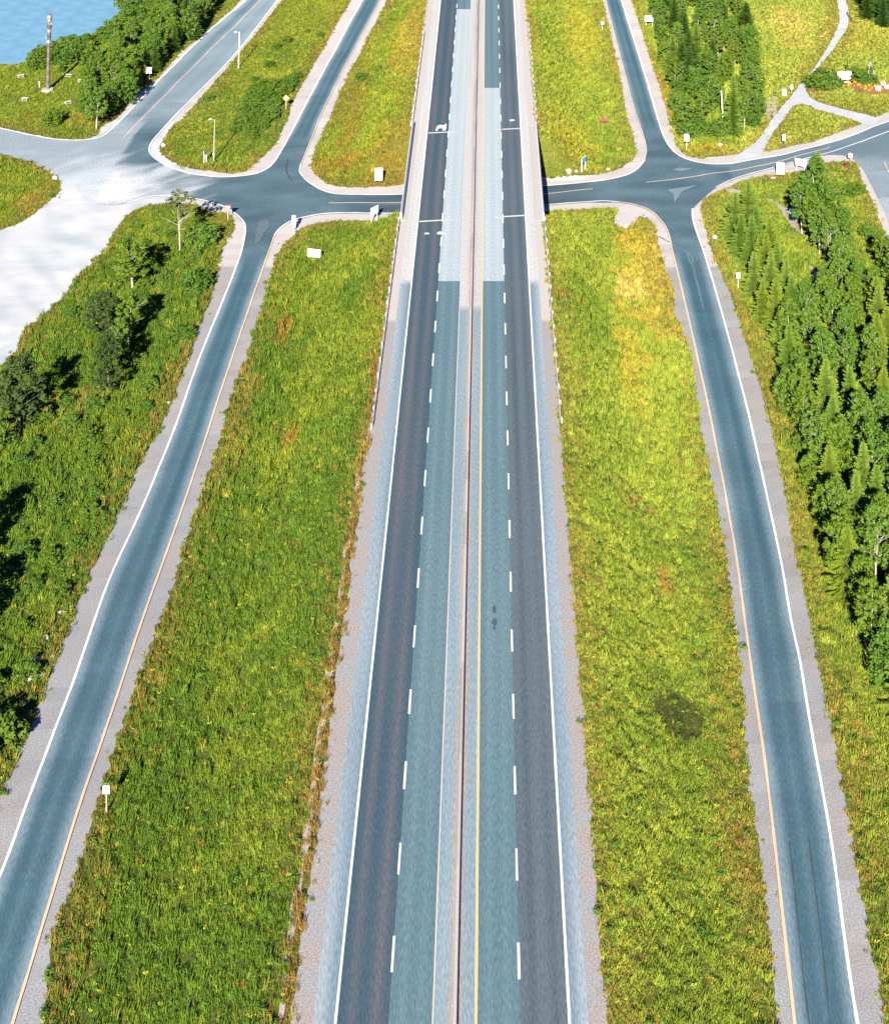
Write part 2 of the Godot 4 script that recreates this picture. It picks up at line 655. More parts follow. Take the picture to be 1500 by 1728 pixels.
# ------------------------------------------------------------------ road outlines in photo pixels
const ASPH_W := [[-220, 2050], [4, 1472], [52, 1342], [127, 1145], [185, 980], [244, 850], [304, 700], [336, 608], [403, 440], [414, 394], [413, 379], [403, 366], [395, 360], [381, 351], [365, 345], [333, 337], [291, 331], [253, 333], [213, 344], [170, 345], [120, 310], [80, 285], [35, 269], [3, 259], [-90, 237], [-90, 200], [3, 218], [53, 229], [107, 237], [160, 234], [197, 210], [209, 199], [270, 135], [349, 57], [416, 0], [520, -110], [560, -110], [469, 0], [433, 48], [403, 85], [367, 125], [300, 192], [268, 227], [254.5, 245], [253, 257], [265, 270.5], [286, 282.5], [325, 294.5], [370, 299.6], [412, 297.5], [436, 293], [457, 281], [472, 260], [505, 199], [543, 127], [583, 53], [612, 0], [660, -85], [690, -85], [642, 1], [583, 111], [543, 192], [517, 257], [508, 278], [506, 290], [509, 296], [518, 306], [534, 317], [552, 325], [576, 329], [682, 329], [800, 321.8], [800, 353.5], [678, 360.5], [624, 361], [568, 360.5], [544, 362], [512, 368], [494, 373], [474.5, 385], [464, 397], [452.6, 429], [423, 514], [361, 698], [311, 850], [249, 1024], [190, 1200], [139, 1348], [26, 1716], [-80, 2050]]
const ASPH_E := [[800, 353.5], [923, 346.5], [984, 342], [1019, 340], [1045, 342], [1073, 347], [1098, 357], [1115, 373], [1127, 393], [1135, 428], [1153, 503], [1174, 594], [1200, 714], [1228, 862], [1242, 943], [1267, 1129], [1292, 1303], [1318, 1529], [1340, 1728], [1375, 2050], [1512, 2050], [1446, 1728], [1400, 1409], [1370, 1243], [1349, 1116], [1333, 1042], [1316, 943], [1296, 850], [1266, 715], [1233, 585], [1208, 496], [1187, 427], [1173, 387], [1168, 367], [1168, 353], [1182, 338], [1207, 317], [1232, 305], [1263, 295], [1307, 283], [1392, 262], [1430, 264], [1455, 285], [1470, 312], [1490, 352], [1510, 400], [1530, 450], [1600, 450], [1600, 175], [1483, 212], [1425, 234], [1375, 248], [1317, 263], [1250, 274], [1234, 277], [1200, 278], [1173, 274], [1148, 265], [1130, 249], [1118, 227], [1105, 186], [1078, 95], [1048, 0], [1022, -85], [999, -85], [1021, 0], [1046, 97], [1071, 190], [1084, 227], [1090, 254], [1087, 272], [1075, 286], [1055, 297], [1019, 305], [928, 314], [800, 321.8]]
const GRAVEL_W := [[-250, 2050], [3, 1339], [32, 1269], [78, 1162], [127, 1035], [162, 945], [187, 897], [232, 793], [280, 705], [311, 622], [336, 552], [358, 496], [372, 432], [379, 417], [388, 400], [396, 386], [389, 362], [357, 357], [333, 347], [291, 343], [267, 345], [237, 351], [208, 371], [187, 403], [176, 424], [160, 440], [133, 467], [106, 502], [56, 546], [36, 569], [28, 591], [3, 616], [-90, 690], [-90, 440], [0, 389], [35, 376], [69, 352], [99, 325], [101, 307], [91, 296], [72, 283], [35, 269], [3, 259], [-90, 235], [-90, 195], [3, 216], [53, 227], [107, 235], [157, 232], [173, 213], [197, 200], [230, 161], [262, 137], [303, 92], [350, 52], [407, 0], [500, -110], [575, -110], [475, 1], [433, 55], [401, 93], [340, 164], [308, 200], [292, 212], [272.5, 242], [271, 254], [280, 266], [310, 281], [355, 288.5], [397, 293], [418, 287], [442, 266], [466, 242], [487, 197], [494, 173], [510, 144], [533, 104], [570, 37], [593, 0], [640, -85], [700, -85], [650, 8], [617, 71], [583, 137], [557, 197], [529, 260], [527, 284], [541, 302], [568, 315], [646, 315], [682, 311], [800, 305], [800, 368], [678, 373], [570, 373], [540, 377], [510, 385], [492, 401], [473, 420], [461, 455], [447, 502], [420, 591], [400, 641], [379, 715], [320, 897], [286, 1006], [231, 1157], [179, 1313], [136, 1456], [92, 1580], [70, 1728], [-30, 2050]]
const GRAVEL_E := [[800, 366], [932, 356], [984, 353], [1019, 351], [1040, 353], [1036, 375], [1050, 384], [1067, 377], [1080, 365], [1100, 375], [1107, 396], [1113, 420], [1125, 465], [1137, 500], [1137, 528], [1151, 557], [1165, 604], [1181, 715], [1200, 816], [1221, 920], [1245, 1100], [1263, 1318], [1285, 1463], [1311, 1728], [1345, 2050], [1570, 2050], [1495, 1728], [1403, 1232], [1384, 1139], [1361, 1019], [1343, 943], [1332, 869], [1316, 791], [1299, 712], [1267, 604], [1249, 550], [1234, 503], [1202, 427], [1188, 380], [1182, 347], [1187, 335], [1207, 325], [1223, 318], [1248, 307], [1290, 297], [1350, 288], [1388, 275], [1442, 273], [1450, 292], [1460, 317], [1473, 342], [1484, 373], [1497, 405], [1520, 460], [1600, 460], [1600, 165], [1497, 190], [1473, 200], [1452, 210], [1383, 235], [1322, 250], [1282, 257], [1248, 260], [1200, 265], [1177, 267.5], [1155, 261], [1141, 245], [1130, 204], [1112, 145], [1087, 68], [1066, 0], [1042, -85], [995, -85], [1016, 0], [1032, 68], [1046, 131], [1057, 193], [1071, 245], [1071, 265], [1053, 279], [1023, 292], [951, 298], [921, 301], [800, 305]]
const PATH := [[1240, 268], [1276, 238], [1298, 207], [1315, 185], [1332, 165], [1349, 143], [1371, 118], [1388, 92], [1410, 53], [1416, 31], [1412, 0], [1400, -90], [1414, -90], [1426, 0], [1430, 11], [1430, 42], [1416, 67], [1396, 95], [1368, 126], [1360, 146], [1363, 160], [1377, 171], [1416, 183], [1458, 193], [1480, 200], [1470, 214], [1452, 208], [1430, 199], [1388, 188], [1354, 176], [1338, 179], [1324, 199], [1304, 224], [1280, 262]]
const W_LINE := Color(0.82, 0.83, 0.84)
const Y_LINE := Color(0.78, 0.56, 0.37)
const Y_PALE := Color(0.70, 0.56, 0.46)

func asphalt_colour(p: Vector2) -> Color:
	var c := Color(0.125, 0.205, 0.25)
	c = c.lerp(Color(0.07, 0.13, 0.17), clampf(0.5 + 1.1 * noise.get_noise_2d(p.x * 3.0, p.y * 6.0), 0.0, 1.0) * 0.8)
	# pale dust dragged from the gravel lot over the road mouth
	if p.x < -50.0 and p.y > 255.0 and p.y < 320.0:
		var e := p - at(150, 318)
		var r := Vector2(e.x / 17.0, e.y / 11.0).length() + 0.45 * noise.get_noise_2d(p.x * 5.0 + p.y * 3.0, p.y * 5.0 - p.x * 3.0)
		c = c.lerp(Color(0.70, 0.74, 0.77), clampf(1.35 - r, 0.0, 1.0))
		var streak := clampf(noise_b.get_noise_2d((p.x - p.y) * 5.0, (p.x + p.y) * 0.7) * 1.6, 0.0, 1.0)
		c = c.lerp(Color(0.62, 0.68, 0.72), streak * clampf(1.8 - r, 0.0, 0.7))
		if p.x < -72.0: c = c.lerp(Color(0.48, 0.56, 0.62), 0.6)
	if p.x > 60.0 and p.y < 306.0: c = c.lerp(Color(0.44, 0.53, 0.58), 0.85 * smoothstep(64.0, 71.0, p.x + 3.0 * nz(p.x * 4.0, p.y * 4.0)) * smoothstep(304.0, 297.0, p.y))
	if p.x > 46.0 and p.y > 282.0: c = c.lerp(Color(0.19, 0.265, 0.31), 0.6)
	return c

func gravel_colour(p: Vector2) -> Color:
	var c := Color(0.355, 0.372, 0.385)
	c = c.lerp(Color(0.40, 0.36, 0.34), clampf(0.5 + 1.3 * noise.get_noise_2d(p.x * 9.0, p.y * 4.0), 0.0, 1.0) * 0.6)
	if p.y > 255.0: c = c.lerp(Color(0.66, 0.625, 0.60), 0.7)
	if p.x < -56.0 and p.y < 320.0 and p.y > 200.0 and p.x + 56.0 < (p.y - 262.0) * 0.35:
		c = Color(0.64, 0.67, 0.685).lerp(Color(0.38, 0.46, 0.52), clampf(0.25 + 1.5 * noise.get_noise_2d((p.x + p.y) * 5.0, (p.x - p.y) * 2.0), 0.0, 1.0) * 0.7)
	return c

func build_roads() -> void:
	var grain := noise_tex(0.035, 0.72, 1.06, 9, 1024, 6)
	var am := vmat("asphalt", 0.85, grain, 0.07)
	var lm := vmat("lane_asphalt", 0.85, noise_tex(0.05, 0.74, 1.06, 10, 1024, 6), 0.1)
	lm.uv1_scale = Vector3(0.13, 0.13, 0.022)
	var gm := vmat("gravel", 0.95, noise_tex(0.05, 0.72, 1.08, 12, 1024, 6), 0.09)
	var wroad := structure("ramp_road", "grey asphalt ramps and crossroad beside the white gravel lot", sheet(Geometry2D.offset_polygon(smooth_line(world_line(ASPH_W), 1.2, true), 0.15)[0], 0.045, asphalt_colour), am)
	var eroad := structure("ramp_road", "grey asphalt ramps and crossroad beside the spruce wood", sheet(Geometry2D.offset_polygon(smooth_line(world_line(ASPH_E), 1.2, true), 0.15)[0], 0.045, asphalt_colour), am)
	structure("gravel", "pale gravel shoulders and wide white gravel lot", sheet(gravel_w, 0.02, gravel_colour), gm)
	structure("gravel", "pale gravel shoulders of the ramps beside the spruce wood", sheet(gravel_e, 0.02, gravel_colour), gm)
	structure("path", "narrow light grey gravel path forking across the meadow", sheet(path_poly, 0.034, func(p: Vector2) -> Color: return Color(0.50, 0.55, 0.60).lerp(Color(0.62, 0.64, 0.66), 0.5 + 0.5 * nz(p.x * 8.0, p.y * 8.0))), gm)
	# trodden and bare earth patches
	for b in [[[1290, 335], [1305, 338], [1330, 352], [1342, 345], [1352, 365], [1345, 378], [1358, 398], [1352, 397], [1332, 378], [1312, 350]], [[1366, 448], [1376, 458], [1386, 478], [1388, 492], [1372, 492], [1370, 470]], [[1293, 168], [1298, 168], [1300, 190], [1298, 206], [1293, 200]], [[1303, 160], [1308, 160], [1310, 190], [1307, 200], [1303, 196]], [[1225, 316], [1262, 327], [1262, 331], [1222, 322]]]:
		var bp := ragged(smooth_line(world_line(b), 0.5, true), 0.5, 40.0)
		bare.append(bp)
		var bm := sheet(bp, 0.03, func(p: Vector2) -> Color: return Color(0.55, 0.48, 0.46).lerp(Color(0.36, 0.30, 0.2), clampf(0.5 + nz(p.x * 12.0, p.y * 12.0), 0.0, 1.0)), 0.7)
		structure("bare_earth", "bare pale earth patch in the grass", bm, gm)
	# travelled lanes, darker where tyres run
	var lane := func(edge: Color, dark: Color, fade_at: float, fade_dir: float) -> Callable:
		return func(u: float, d: float, p: Vector2) -> Color:
			var s := noise_b.get_noise_2d(u * 60.0, d * 0.35)
			var t := smoothstep(0.03, 0.30 + s * 0.05, u) * (1.0 - smoothstep(0.70 + s * 0.05, 0.97, u))
			t *= 0.92 + 0.22 * noise_b.get_noise_2d(u * 25.0 + 77.0, d * 0.25) - 0.16 * exp(-pow((u - 0.5) / 0.06, 2.0))
			var c := edge.lerp(dark, clampf(t, 0.0, 1.0))
			return c.lerp(asphalt_colour(p), smoothstep(fade_at - 9.0 * fade_dir, fade_at, d) if fade_dir > 0 else smoothstep(fade_at + 9.0, fade_at, d))
	var edge_n := Color(0.225, 0.315, 0.37)
	var dark_n := Color(0.058, 0.135, 0.178)
	var l1a := world_line([[-220, 2050], [4, 1472], [52, 1342], [127, 1145], [185, 980], [244, 850], [304, 700], [336, 608], [403, 440], [412, 400]])
	var l1b := world_line([[-80, 2050], [26, 1716], [139, 1348], [190, 1200], [249, 1024], [311, 850], [361, 698], [423, 514], [452.6, 429], [462, 400]])
	part(wroad, "worn_lane", ribbon(l1a, l1b, 92.0, 262.0, 1, 18, 1.5, 0.12, lane.call(edge_n, dark_n, 262.0, 1.0)), lm)
	var r1a := world_line([[1375, 2050], [1340, 1728], [1318, 1529], [1292, 1303], [1267, 1129], [1242, 943], [1228, 862], [1200, 714], [1174, 594], [1153, 503], [1135, 428], [1127, 395]])
	var r1b := world_line([[1512, 2050], [1446, 1728], [1400, 1409], [1370, 1243], [1349, 1116], [1333, 1042], [1316, 943], [1296, 850], [1266, 715], [1233, 585], [1208, 496], [1187, 427], [1174, 390]])
	part(eroad, "worn_lane", ribbon(r1a, r1b, 92.0, 264.0, 1, 18, 1.5, 0.12, lane.call(edge_n, dark_n, 264.0, 1.0)), lm)
	var l2a := world_line([[475, 255], [505, 199], [543, 127], [583, 53], [612, 0], [660, -85]])
	var l2b := world_line([[517, 257], [543, 192], [583, 111], [642, 1], [690, -85]])
	part(wroad, "worn_lane", ribbon(l2a, l2b, 306.0, 440.0, 1, 14, 2.0, 0.12, lane.call(edge_n, dark_n, 306.0, -1.0)), lm)
	var r2a := world_line([[1084, 227], [1071, 190], [1046, 97], [1021, 0], [999, -85]])
	var r2b := world_line([[1118, 227], [1105, 186], [1078, 95], [1048, 0], [1022, -85]])
	part(eroad, "worn_lane", ribbon(r2a, r2b, 312.0, 440.0, 1, 14, 2.0, 0.12, lane.call(edge_n, dark_n, 312.0, -1.0)), lm)
	var dga := world_line([[190, 219], [209, 199], [270, 135], [349, 57], [416, 0], [520, -110]])
	var dgb := world_line([[258, 236], [268, 227], [300, 192], [367, 125], [403, 85], [433, 48], [469, 0], [560, -110]])
	part(wroad, "worn_lane", ribbon(dga, dgb, 312.0, 455.0, 1, 14, 2.0, 0.12, func(u: float, d: float, p: Vector2) -> Color:
		var s := noise_b.get_noise_2d(u * 40.0, d * 0.3)
		var c := Color(0.27, 0.36, 0.41).lerp(Color(0.13, 0.22, 0.27), clampf(exp(-pow((u - 0.27) / 0.13, 2.0)) + 0.35 * exp(-pow((u - 0.75) / 0.1, 2.0)) + s * 0.4, 0.0, 1.0))
		return c.lerp(asphalt_colour(p), smoothstep(326.0, 312.0, d))), lm)
	# crossroad lanes, fresh dark asphalt near the bridge
	var cwa := world_line([[560, 327], [576, 329], [682, 329], [800, 321.8]])
	var cwb := world_line([[560, 360.8], [568, 360.5], [624, 361], [678, 360.5], [800, 353.5]])
	var fresh := func(u: float, d: float, p: Vector2) -> Color:
		return Color(0.06, 0.10, 0.135).lerp(Color(0.12, 0.17, 0.21), clampf(exp(-pow((u - 0.5) / 0.12, 2.0)) + 0.5 * nz(u * 50.0, d * 0.6), 0.0, 1.0))
	var xw: float = at(556, 344).x
	var x0: float = at(800, 340).x
	part(wroad, "worn_lane", ribbon(cwa, cwb, xw, x0, 0, 8, 1.5, 0.12, func(u: float, d: float, p: Vector2) -> Color: return asphalt_colour(p).lerp(fresh.call(u, d, p), smoothstep(xw, xw + 14.0, d))), lm)
	var cea := world_line([[800, 321.8], [928, 314], [1019, 305], [1050, 299]])
	var ceb := world_line([[800, 353.5], [923, 346.5], [984, 342], [1050, 342]])
	var xe: float = at(1040, 325).x
	part(eroad, "worn_lane", ribbon(cea, ceb, x0, xe, 0, 8, 1.5, 0.12, func(u: float, d: float, p: Vector2) -> Color: return fresh.call(u, d, p).lerp(asphalt_colour(p), smoothstep(xe - 14.0, xe, d))), lm)
	# painted lines
	var paint := vmat("paint", 0.7, noise_tex(0.1, 0.86, 1.0, 15, 256, 3), 0.6)
	for q in [
		[wroad, W_LINE, 0.26, [[-220, 2050], [4, 1472], [52, 1342], [127, 1145], [185, 980], [244, 850], [304, 700], [336, 608], [403, 440], [414, 394], [413, 379], [403, 366], [395, 360], [381, 351], [365, 345], [333, 337], [291, 331], [253, 333], [213, 344]]],
		[wroad, Y_LINE, 0.25, [[-80, 2050], [26, 1716], [139, 1348], [190, 1200], [249, 1024], [311, 850], [361, 698], [423, 514], [452.6, 429], [464, 397]]],
		[wroad, W_LINE, 0.32, [[464, 397], [474.5, 385], [494, 373], [512, 368], [544, 362], [568, 360.5], [624, 361], [678, 360.5], [800, 353.5]]],
		[wroad, W_LINE, 0.3, [[800, 321.8], [682, 329], [576, 329], [552, 325], [534, 317], [518, 306], [509, 296], [506, 290], [508, 278]]],
		[wroad, Y_PALE, 0.22, [[508, 278], [517, 257], [543, 192], [583, 111], [642, 1], [690, -85]]],
		[wroad, W_LINE, 0.34, [[660, -85], [612, 0], [583, 53], [543, 127], [505, 199], [472, 260], [457, 281], [436, 293], [412, 297.5], [370, 299.6], [325, 294.5], [286, 282.5], [265, 270.5], [253, 257], [254.5, 245], [268, 227], [300, 192], [367, 125], [403, 85], [433, 48], [469, 0], [560, -110]]],
		[wroad, W_LINE, 0.34, [[520, -110], [416, 0], [349, 57], [270, 135], [209, 199], [197, 211], [165, 234], [107, 237], [53, 229], [3, 218], [-90, 200]]],
		[wroad, Y_PALE, 0.22, [[540, -110], [440, 0], [349, 91], [242, 199], [208, 235]]],
		[wroad, Y_PALE, 0.2, [[555, 343.5], [620, 343.5], [682, 343], [800, 336]]],
		[eroad, W_LINE, 0.28, [[800, 353.5], [923, 346.5], [984, 342], [1019, 340], [1045, 342]]],
		[eroad, Y_PALE, 0.26, [[1045, 342], [1073, 347], [1098, 357], [1115, 373], [1127, 393], [1135, 428]]],
		[eroad, Y_LINE, 0.27, [[1135, 428], [1153, 503], [1174, 594], [1200, 714], [1228, 862], [1242, 943], [1267, 1129], [1292, 1303], [1318, 1529], [1340, 1728], [1375, 2050]]],
		[eroad, W_LINE, 0.26, [[1512, 2050], [1446, 1728], [1400, 1409], [1370, 1243], [1349, 1116], [1333, 1042], [1316, 943], [1296, 850], [1266, 715], [1233, 585], [1208, 496], [1187, 427], [1173, 387], [1168, 367], [1168, 353]]],
		[eroad, W_LINE, 0.24, [[1207, 317], [1232, 305], [1263, 295], [1307, 283], [1392, 260], [1450, 241], [1498, 223], [1600, 190]]],
		[eroad, W_LINE, 0.34, [[1600, 172], [1483, 211], [1425, 234], [1375, 248], [1317, 263], [1250, 274], [1234, 277], [1200, 278], [1173, 274], [1148, 265], [1130, 249], [1118, 227], [1105, 186], [1078, 95], [1048, 0], [1022, -85]]],
		[eroad, Y_PALE, 0.26, [[999, -85], [1021, 0], [1046, 97], [1071, 190], [1084, 227], [1090, 254], [1087, 272]]],
		[eroad, W_LINE, 0.3, [[1087, 272], [1075, 286], [1055, 297], [1019, 305], [928, 314], [800, 321.8]]],
		[eroad, Y_PALE, 0.2, [[800, 336], [923, 328], [1000, 320]]],
		[eroad, Y_PALE, 0.24, [[1090, 309], [1150, 302], [1200, 294], [1252, 287], [1320, 272], [1400, 250]]],
		[eroad, Y_PALE, 0.22, [[1491, 274], [1499, 292]]],
	]:
		part(q[0], "painted_line", strip(smooth_line(world_line(q[3]), 1.0), q[2], 0.16, q[1], 0.25), paint)
	# worn painted islands at the ramp mouths, faded
	for q in [[[1132, 288], [1145, 284], [1172, 285], [1150, 290]], [[1125, 322], [1180, 312], [1150, 325], [1138, 343], [1136, 328]]]:
		part(eroad, "faded_island", sheet(ragged(world_line(q), 0.2, 40.0), 0.15, func(_p: Vector2) -> Color: return Color(0.19, 0.27, 0.315), 0.8), paint)
	# crack sealing and tyre marks
	var tar := vmat("tar", 0.6)
	for q in [[[1112, 400], [1163, 430], [1170, 445]], [[1158, 424], [1163, 441], [1170, 452], [1172, 466], [1178, 486], [1186, 523]]]:
		part(eroad, "sealed_crack", strip(smooth_line(world_line(q), 0.8), 0.2, 0.15, Color(0.14, 0.22, 0.265), 0.9), paint)
	for q in [[[1331, 1424], [1340, 1500], [1352, 1620], [1366, 1740], [1390, 1900]], [[1363, 1412], [1374, 1495], [1388, 1610], [1402, 1740], [1430, 1900]]]:
		part(eroad, "tyre_mark", strip(smooth_line(world_line(q), 0.8), 0.13, 0.15, Color(0.06, 0.075, 0.085), 1.2), tar)
	part(wroad, "tyre_mark", strip(smooth_line(world_line([[486, 268], [483, 285], [487, 298], [494, 307]]), 0.6), 0.25, 0.15, Color(0.07, 0.09, 0.11), 0.8), tar)
	# patched asphalt at the ramp mouth
	part(wroad, "asphalt_patch", sheet(ragged(smooth_line(world_line([[440, 372], [455, 373], [455, 383], [446, 395], [436, 412], [431, 408], [433, 390]]), 0.6, true), 0.3, 30.0), 0.14, func(_p: Vector2) -> Color: return Color(0.135, 0.19, 0.225), 0.8), am)

# ------------------------------------------------------------------ highway
func build_highway() -> void:
	var am: Material = mats["lane_asphalt"]
	var paint: Material = mats["paint"]
	var gm: Material = mats["gravel"]
	var d0 := -60.0
	var d1 := 760.0
	var near_cols := func(base: Color, track: Color, amt: float, sd: float) -> Callable:
		return func(u: float, d: float) -> Color:
			var s := noise_b.get_noise_2d(u * 40.0 + sd, d * 0.16)
			var w := exp(-pow((u - 0.28) / 0.11, 2.0)) + exp(-pow((u - 0.74) / 0.11, 2.0))
			return base.lerp(track, clampf(w * amt + s * 0.5 + 0.25 * noise_b.get_noise_2d(d * 0.5 + sd, u * 8.0), 0.0, 1.0))
	var hw := structure("highway", "straight divided four lane asphalt highway", deck_ribbon(-11.93, -7.8, d0, d1, 12, 3.0, 0.05, near_cols.call(Color(0.062, 0.112, 0.15), Color(0.13, 0.142, 0.165), 0.8, 3.0)), am)
	part(hw, "outer_lane", deck_ribbon(2.47, 6.33, d0, d1, 12, 3.0, 0.05, near_cols.call(Color(0.125, 0.165, 0.195), Color(0.07, 0.11, 0.14), 0.7, 31.0)), am)
	var inner: Callable = near_cols.call(Color(0.118, 0.21, 0.252), Color(0.165, 0.262, 0.30), 0.8, 55.0)
	var pale: Callable = near_cols.call(Color(0.43, 0.52, 0.56), Color(0.52, 0.59, 0.62), 0.7, 71.0)
	var cut := 237.3
	for s in [[-7.8, -4.35, cut, 374.0], [-0.97, 2.47, cut, 320.5]]:
		part(hw, "inner_lane", deck_ribbon(s[0], s[1], d0, s[2], 10, 3.0, 0.05, inner), am)
		part(hw, "pale_resurfaced_lane", deck_ribbon(s[0], s[1], s[2], s[3], 10, 3.0, 0.05, pale), am)
		part(hw, "inner_lane", deck_ribbon(s[0], s[1], s[3], d1, 10, 3.0, 0.05, inner), am)
	# flush median, dusty along the barrier
	var med := func(u: float, d: float) -> Color:
		var c := Color(0.24, 0.345, 0.41)
		if d > 228.0: c = Color(0.53, 0.56, 0.57)
		var g := exp(-pow((u - 0.52) / 0.17, 2.0)) * (0.75 + 0.6 * nz(d * 2.0, u * 30.0))
		return c.lerp(Color(0.46, 0.35, 0.29), clampf(g, 0.0, 1.0)).lerp(Color(0.34, 0.43, 0.48), clampf(0.6 * nz(u * 40.0, d * 0.4), 0.0, 0.5))
	part(hw, "median", deck_ribbon(-4.35, -0.97, d0, d1, 14, 2.0, 0.05, med), am)
	# paved shoulders
	var sh := func(u: float, d: float) -> Color:
		var c := Color(0.175, 0.27, 0.345)
		c = c.lerp(Color(0.36, 0.43, 0.48), clampf(u * 0.9 + 0.5 * nz(u * 20.0, d * 0.3), 0.0, 1.0))
		if d > 236.0: c = Color(0.62, 0.61, 0.59).lerp(Color(0.50, 0.54, 0.56), clampf(0.5 + nz(u * 30.0, d * 0.4), 0.0, 1.0) * 0.7)
		return c
	part(hw, "shoulder", deck_ribbon(-11.93, -13.7, d0, d1, 6, 2.0, 0.046, sh), am)
	part(hw, "shoulder", deck_ribbon(6.33, 7.85, d0, d1, 6, 2.0, 0.046, sh), am)
	# gravel verges with ragged outer edge
	for s in [[-13.5, -15.5, -1.0], [7.7, 9.35, 1.0]]:
		for seg in [[d0, 258.5], [299.5, d1]]:
			var mb := MB.new()
			var rows := int((seg[1] - seg[0]) / 0.8)
			for k in rows:
				var q := []
				var cs := []
				for e in [0, 1]:
					var d: float = lerpf(seg[0], seg[1], float(k + e) / rows)
					var w: float = s[1] + s[2] * 0.3 * (noise_b.get_noise_2d(d * 3.0, s[0]) + noise_b.get_noise_2d(d * 22.0, s[0] + 9.0) * 0.7)
					q.append(Vector3(s[0], 0.03, -d))
					q.append(Vector3(lerpf(s[0], w, 0.7), 0.03, -d))
					q.append(Vector3(w, 0.03, -d))
					var g := Color(0.36, 0.375, 0.385).lerp(Color(0.40, 0.355, 0.335), clampf(0.5 + nz(d * 6.0, 3.0), 0.0, 1.0))
					if d > 225.0: g = g.lerp(Color(0.64, 0.60, 0.575), 0.7)
					cs.append(g)
				for c in 2:
					mb.tri_up(q[c], q[c + 1], q[c + 4], cs[0], cs[0], cs[1])
					mb.tri_up(q[c], q[c + 4], q[c + 3], cs[0], cs[1], cs[1])
			part(hw, "gravel_verge", mb.mesh(), gm)
	# washed gravel strip beside the left verge
	var gl := PackedVector2Array()
	for k in 60:
		var d := 80.0 + k * 1.9
		gl.append(Vector2(-16.3 + 0.25 * nz(d * 3.0, 5.0), d))
	part(hw, "washed_gravel", strip(gl, 0.55, 0.05, Color(0.52, 0.42, 0.38), 0.9), gm)
	# lines
	for s in [[-11.93, 0.20, W_LINE], [6.33, 0.22, W_LINE], [-4.35, 0.11, Y_PALE], [-0.97, 0.23, Color(0.80, 0.54, 0.26)]]:
		var l := PackedVector2Array()
		var d := d0
		while d < d1:
			l.append(Vector2(s[0], d))
			d += 2.0
		var mb := MB.new()
		for k in l.size() - 1:
			var wa: float = s[1] * 0.5 * (1.0 + 0.2 * nz(l[k].y * 5.0, s[0]))
			var wb: float = s[1] * 0.5 * (1.0 + 0.2 * nz(l[k + 1].y * 5.0, s[0]))
			mb.tri_up(Vector3(s[0] - wa, 0.06, -l[k].y), Vector3(s[0] + wa, 0.06, -l[k].y), Vector3(s[0] + wb, 0.06, -l[k + 1].y), s[2], s[2], s[2])
			mb.tri_up(Vector3(s[0] - wa, 0.06, -l[k].y), Vector3(s[0] + wb, 0.06, -l[k + 1].y), Vector3(s[0] - wb, 0.06, -l[k + 1].y), s[2], s[2], s[2])
		part(hw, "edge_line", mb.mesh(), paint)
	for s in [[-7.8, 0.0], [2.47, -0.6]]:
		for k in range(-6, 30):
			var d: float = 150.0 + s[1] + 9.0 * k
			var mb := MB.new()
			var w := 0.10 + 0.012 * rng.randf_range(-1, 1)
			for e in 4:
				var da := d + 3.2 * e / 4.0
				var db := d + 3.2 * (e + 1) / 4.0
				mb.tri_up(Vector3(s[0] - w, 0.06, -da), Vector3(s[0] + w, 0.06, -da), Vector3(s[0] + w, 0.06, -db), W_LINE, W_LINE, W_LINE)
				mb.tri_up(Vector3(s[0] - w, 0.06, -da), Vector3(s[0] + w, 0.06, -db), Vector3(s[0] - w, 0.06, -db), W_LINE, W_LINE, W_LINE)
			part(hw, "lane_dash", mb.mesh(), paint)
	# bleached road marking and stains in the outer lane near the bridge
	var stain := func(px: Array, c: Color, up: float) -> void:
		var mb := MB.new()
		var p := PackedVector2Array()
		for q in px: p.append(at_level(q[0], q[1], 0.0))
		p = smooth_line(p, 0.3, true)
		var ids := Geometry2D.triangulate_polygon(p)
		for q in range(0, ids.size(), 3):
			mb.tri_up(Vector3(p[ids[q]].x, up, -p[ids[q]].y), Vector3(p[ids[q + 1]].x, up, -p[ids[q + 1]].y), Vector3(p[ids[q + 2]].x, up, -p[ids[q + 2]].y), c, c, c)
		if mb.v.size() > 0: part(hw, "road_stain", mb.mesh(), paint)
	stain.call([[735, 220], [738, 213], [743, 211], [748, 212], [753, 209], [752, 220], [748, 221], [746, 217], [741, 217], [737, 222]], Color(0.75, 0.78, 0.8), 0.058)
	stain.call([[859, 203], [864, 202], [869, 203], [864, 205], [862, 205]], Color(0.8, 0.82, 0.84), 0.058)
	stain.call([[716, 394], [722, 393], [725, 395], [718, 396]], Color(0.78, 0.8, 0.82), 0.058)
	stain.call([[737, 394], [742, 391], [748, 393], [752, 395], [745, 396], [739, 396]], Color(0.75, 0.78, 0.8), 0.058)
	stain.call([[831, 1047], [836, 1044], [839, 1053], [835, 1058], [837, 1063], [831, 1062], [833, 1055], [829, 1053]], Color(0.07, 0.115, 0.14), 0.056)
	stain.call([[832, 1024], [836, 1022], [836, 1036], [832, 1034]], Color(0.07, 0.1, 0.12), 0.056)
	# median barrier, one precast unit after another
	var bar := thing("median_barrier", "long low concrete median barrier between the two yellow lines", "barrier", Vector3(-2.62, 0, 0))
	var prof := [Vector2(-0.30, 0.0), Vector2(-0.30, 0.08), Vector2(-0.17, 0.30), Vector2(-0.13, 0.80), Vector2(0.13, 0.80), Vector2(0.17, 0.30), Vector2(0.20, 0.08), Vector2(0.20, 0.0)]
	var seg_mesh := extrude_z(prof, 5.96)
	var bms := []
	for k in 3:
		var t: float = [0.56, 0.50, 0.61][k]
		bms.append(pmat("barrier_%d" % k, lin(t, t * 0.90, t * 0.83), 0.9, 0.0, noise_tex(0.05, 0.7, 1.0, 40 + k, 256), 0.6))
	var d := 60.0
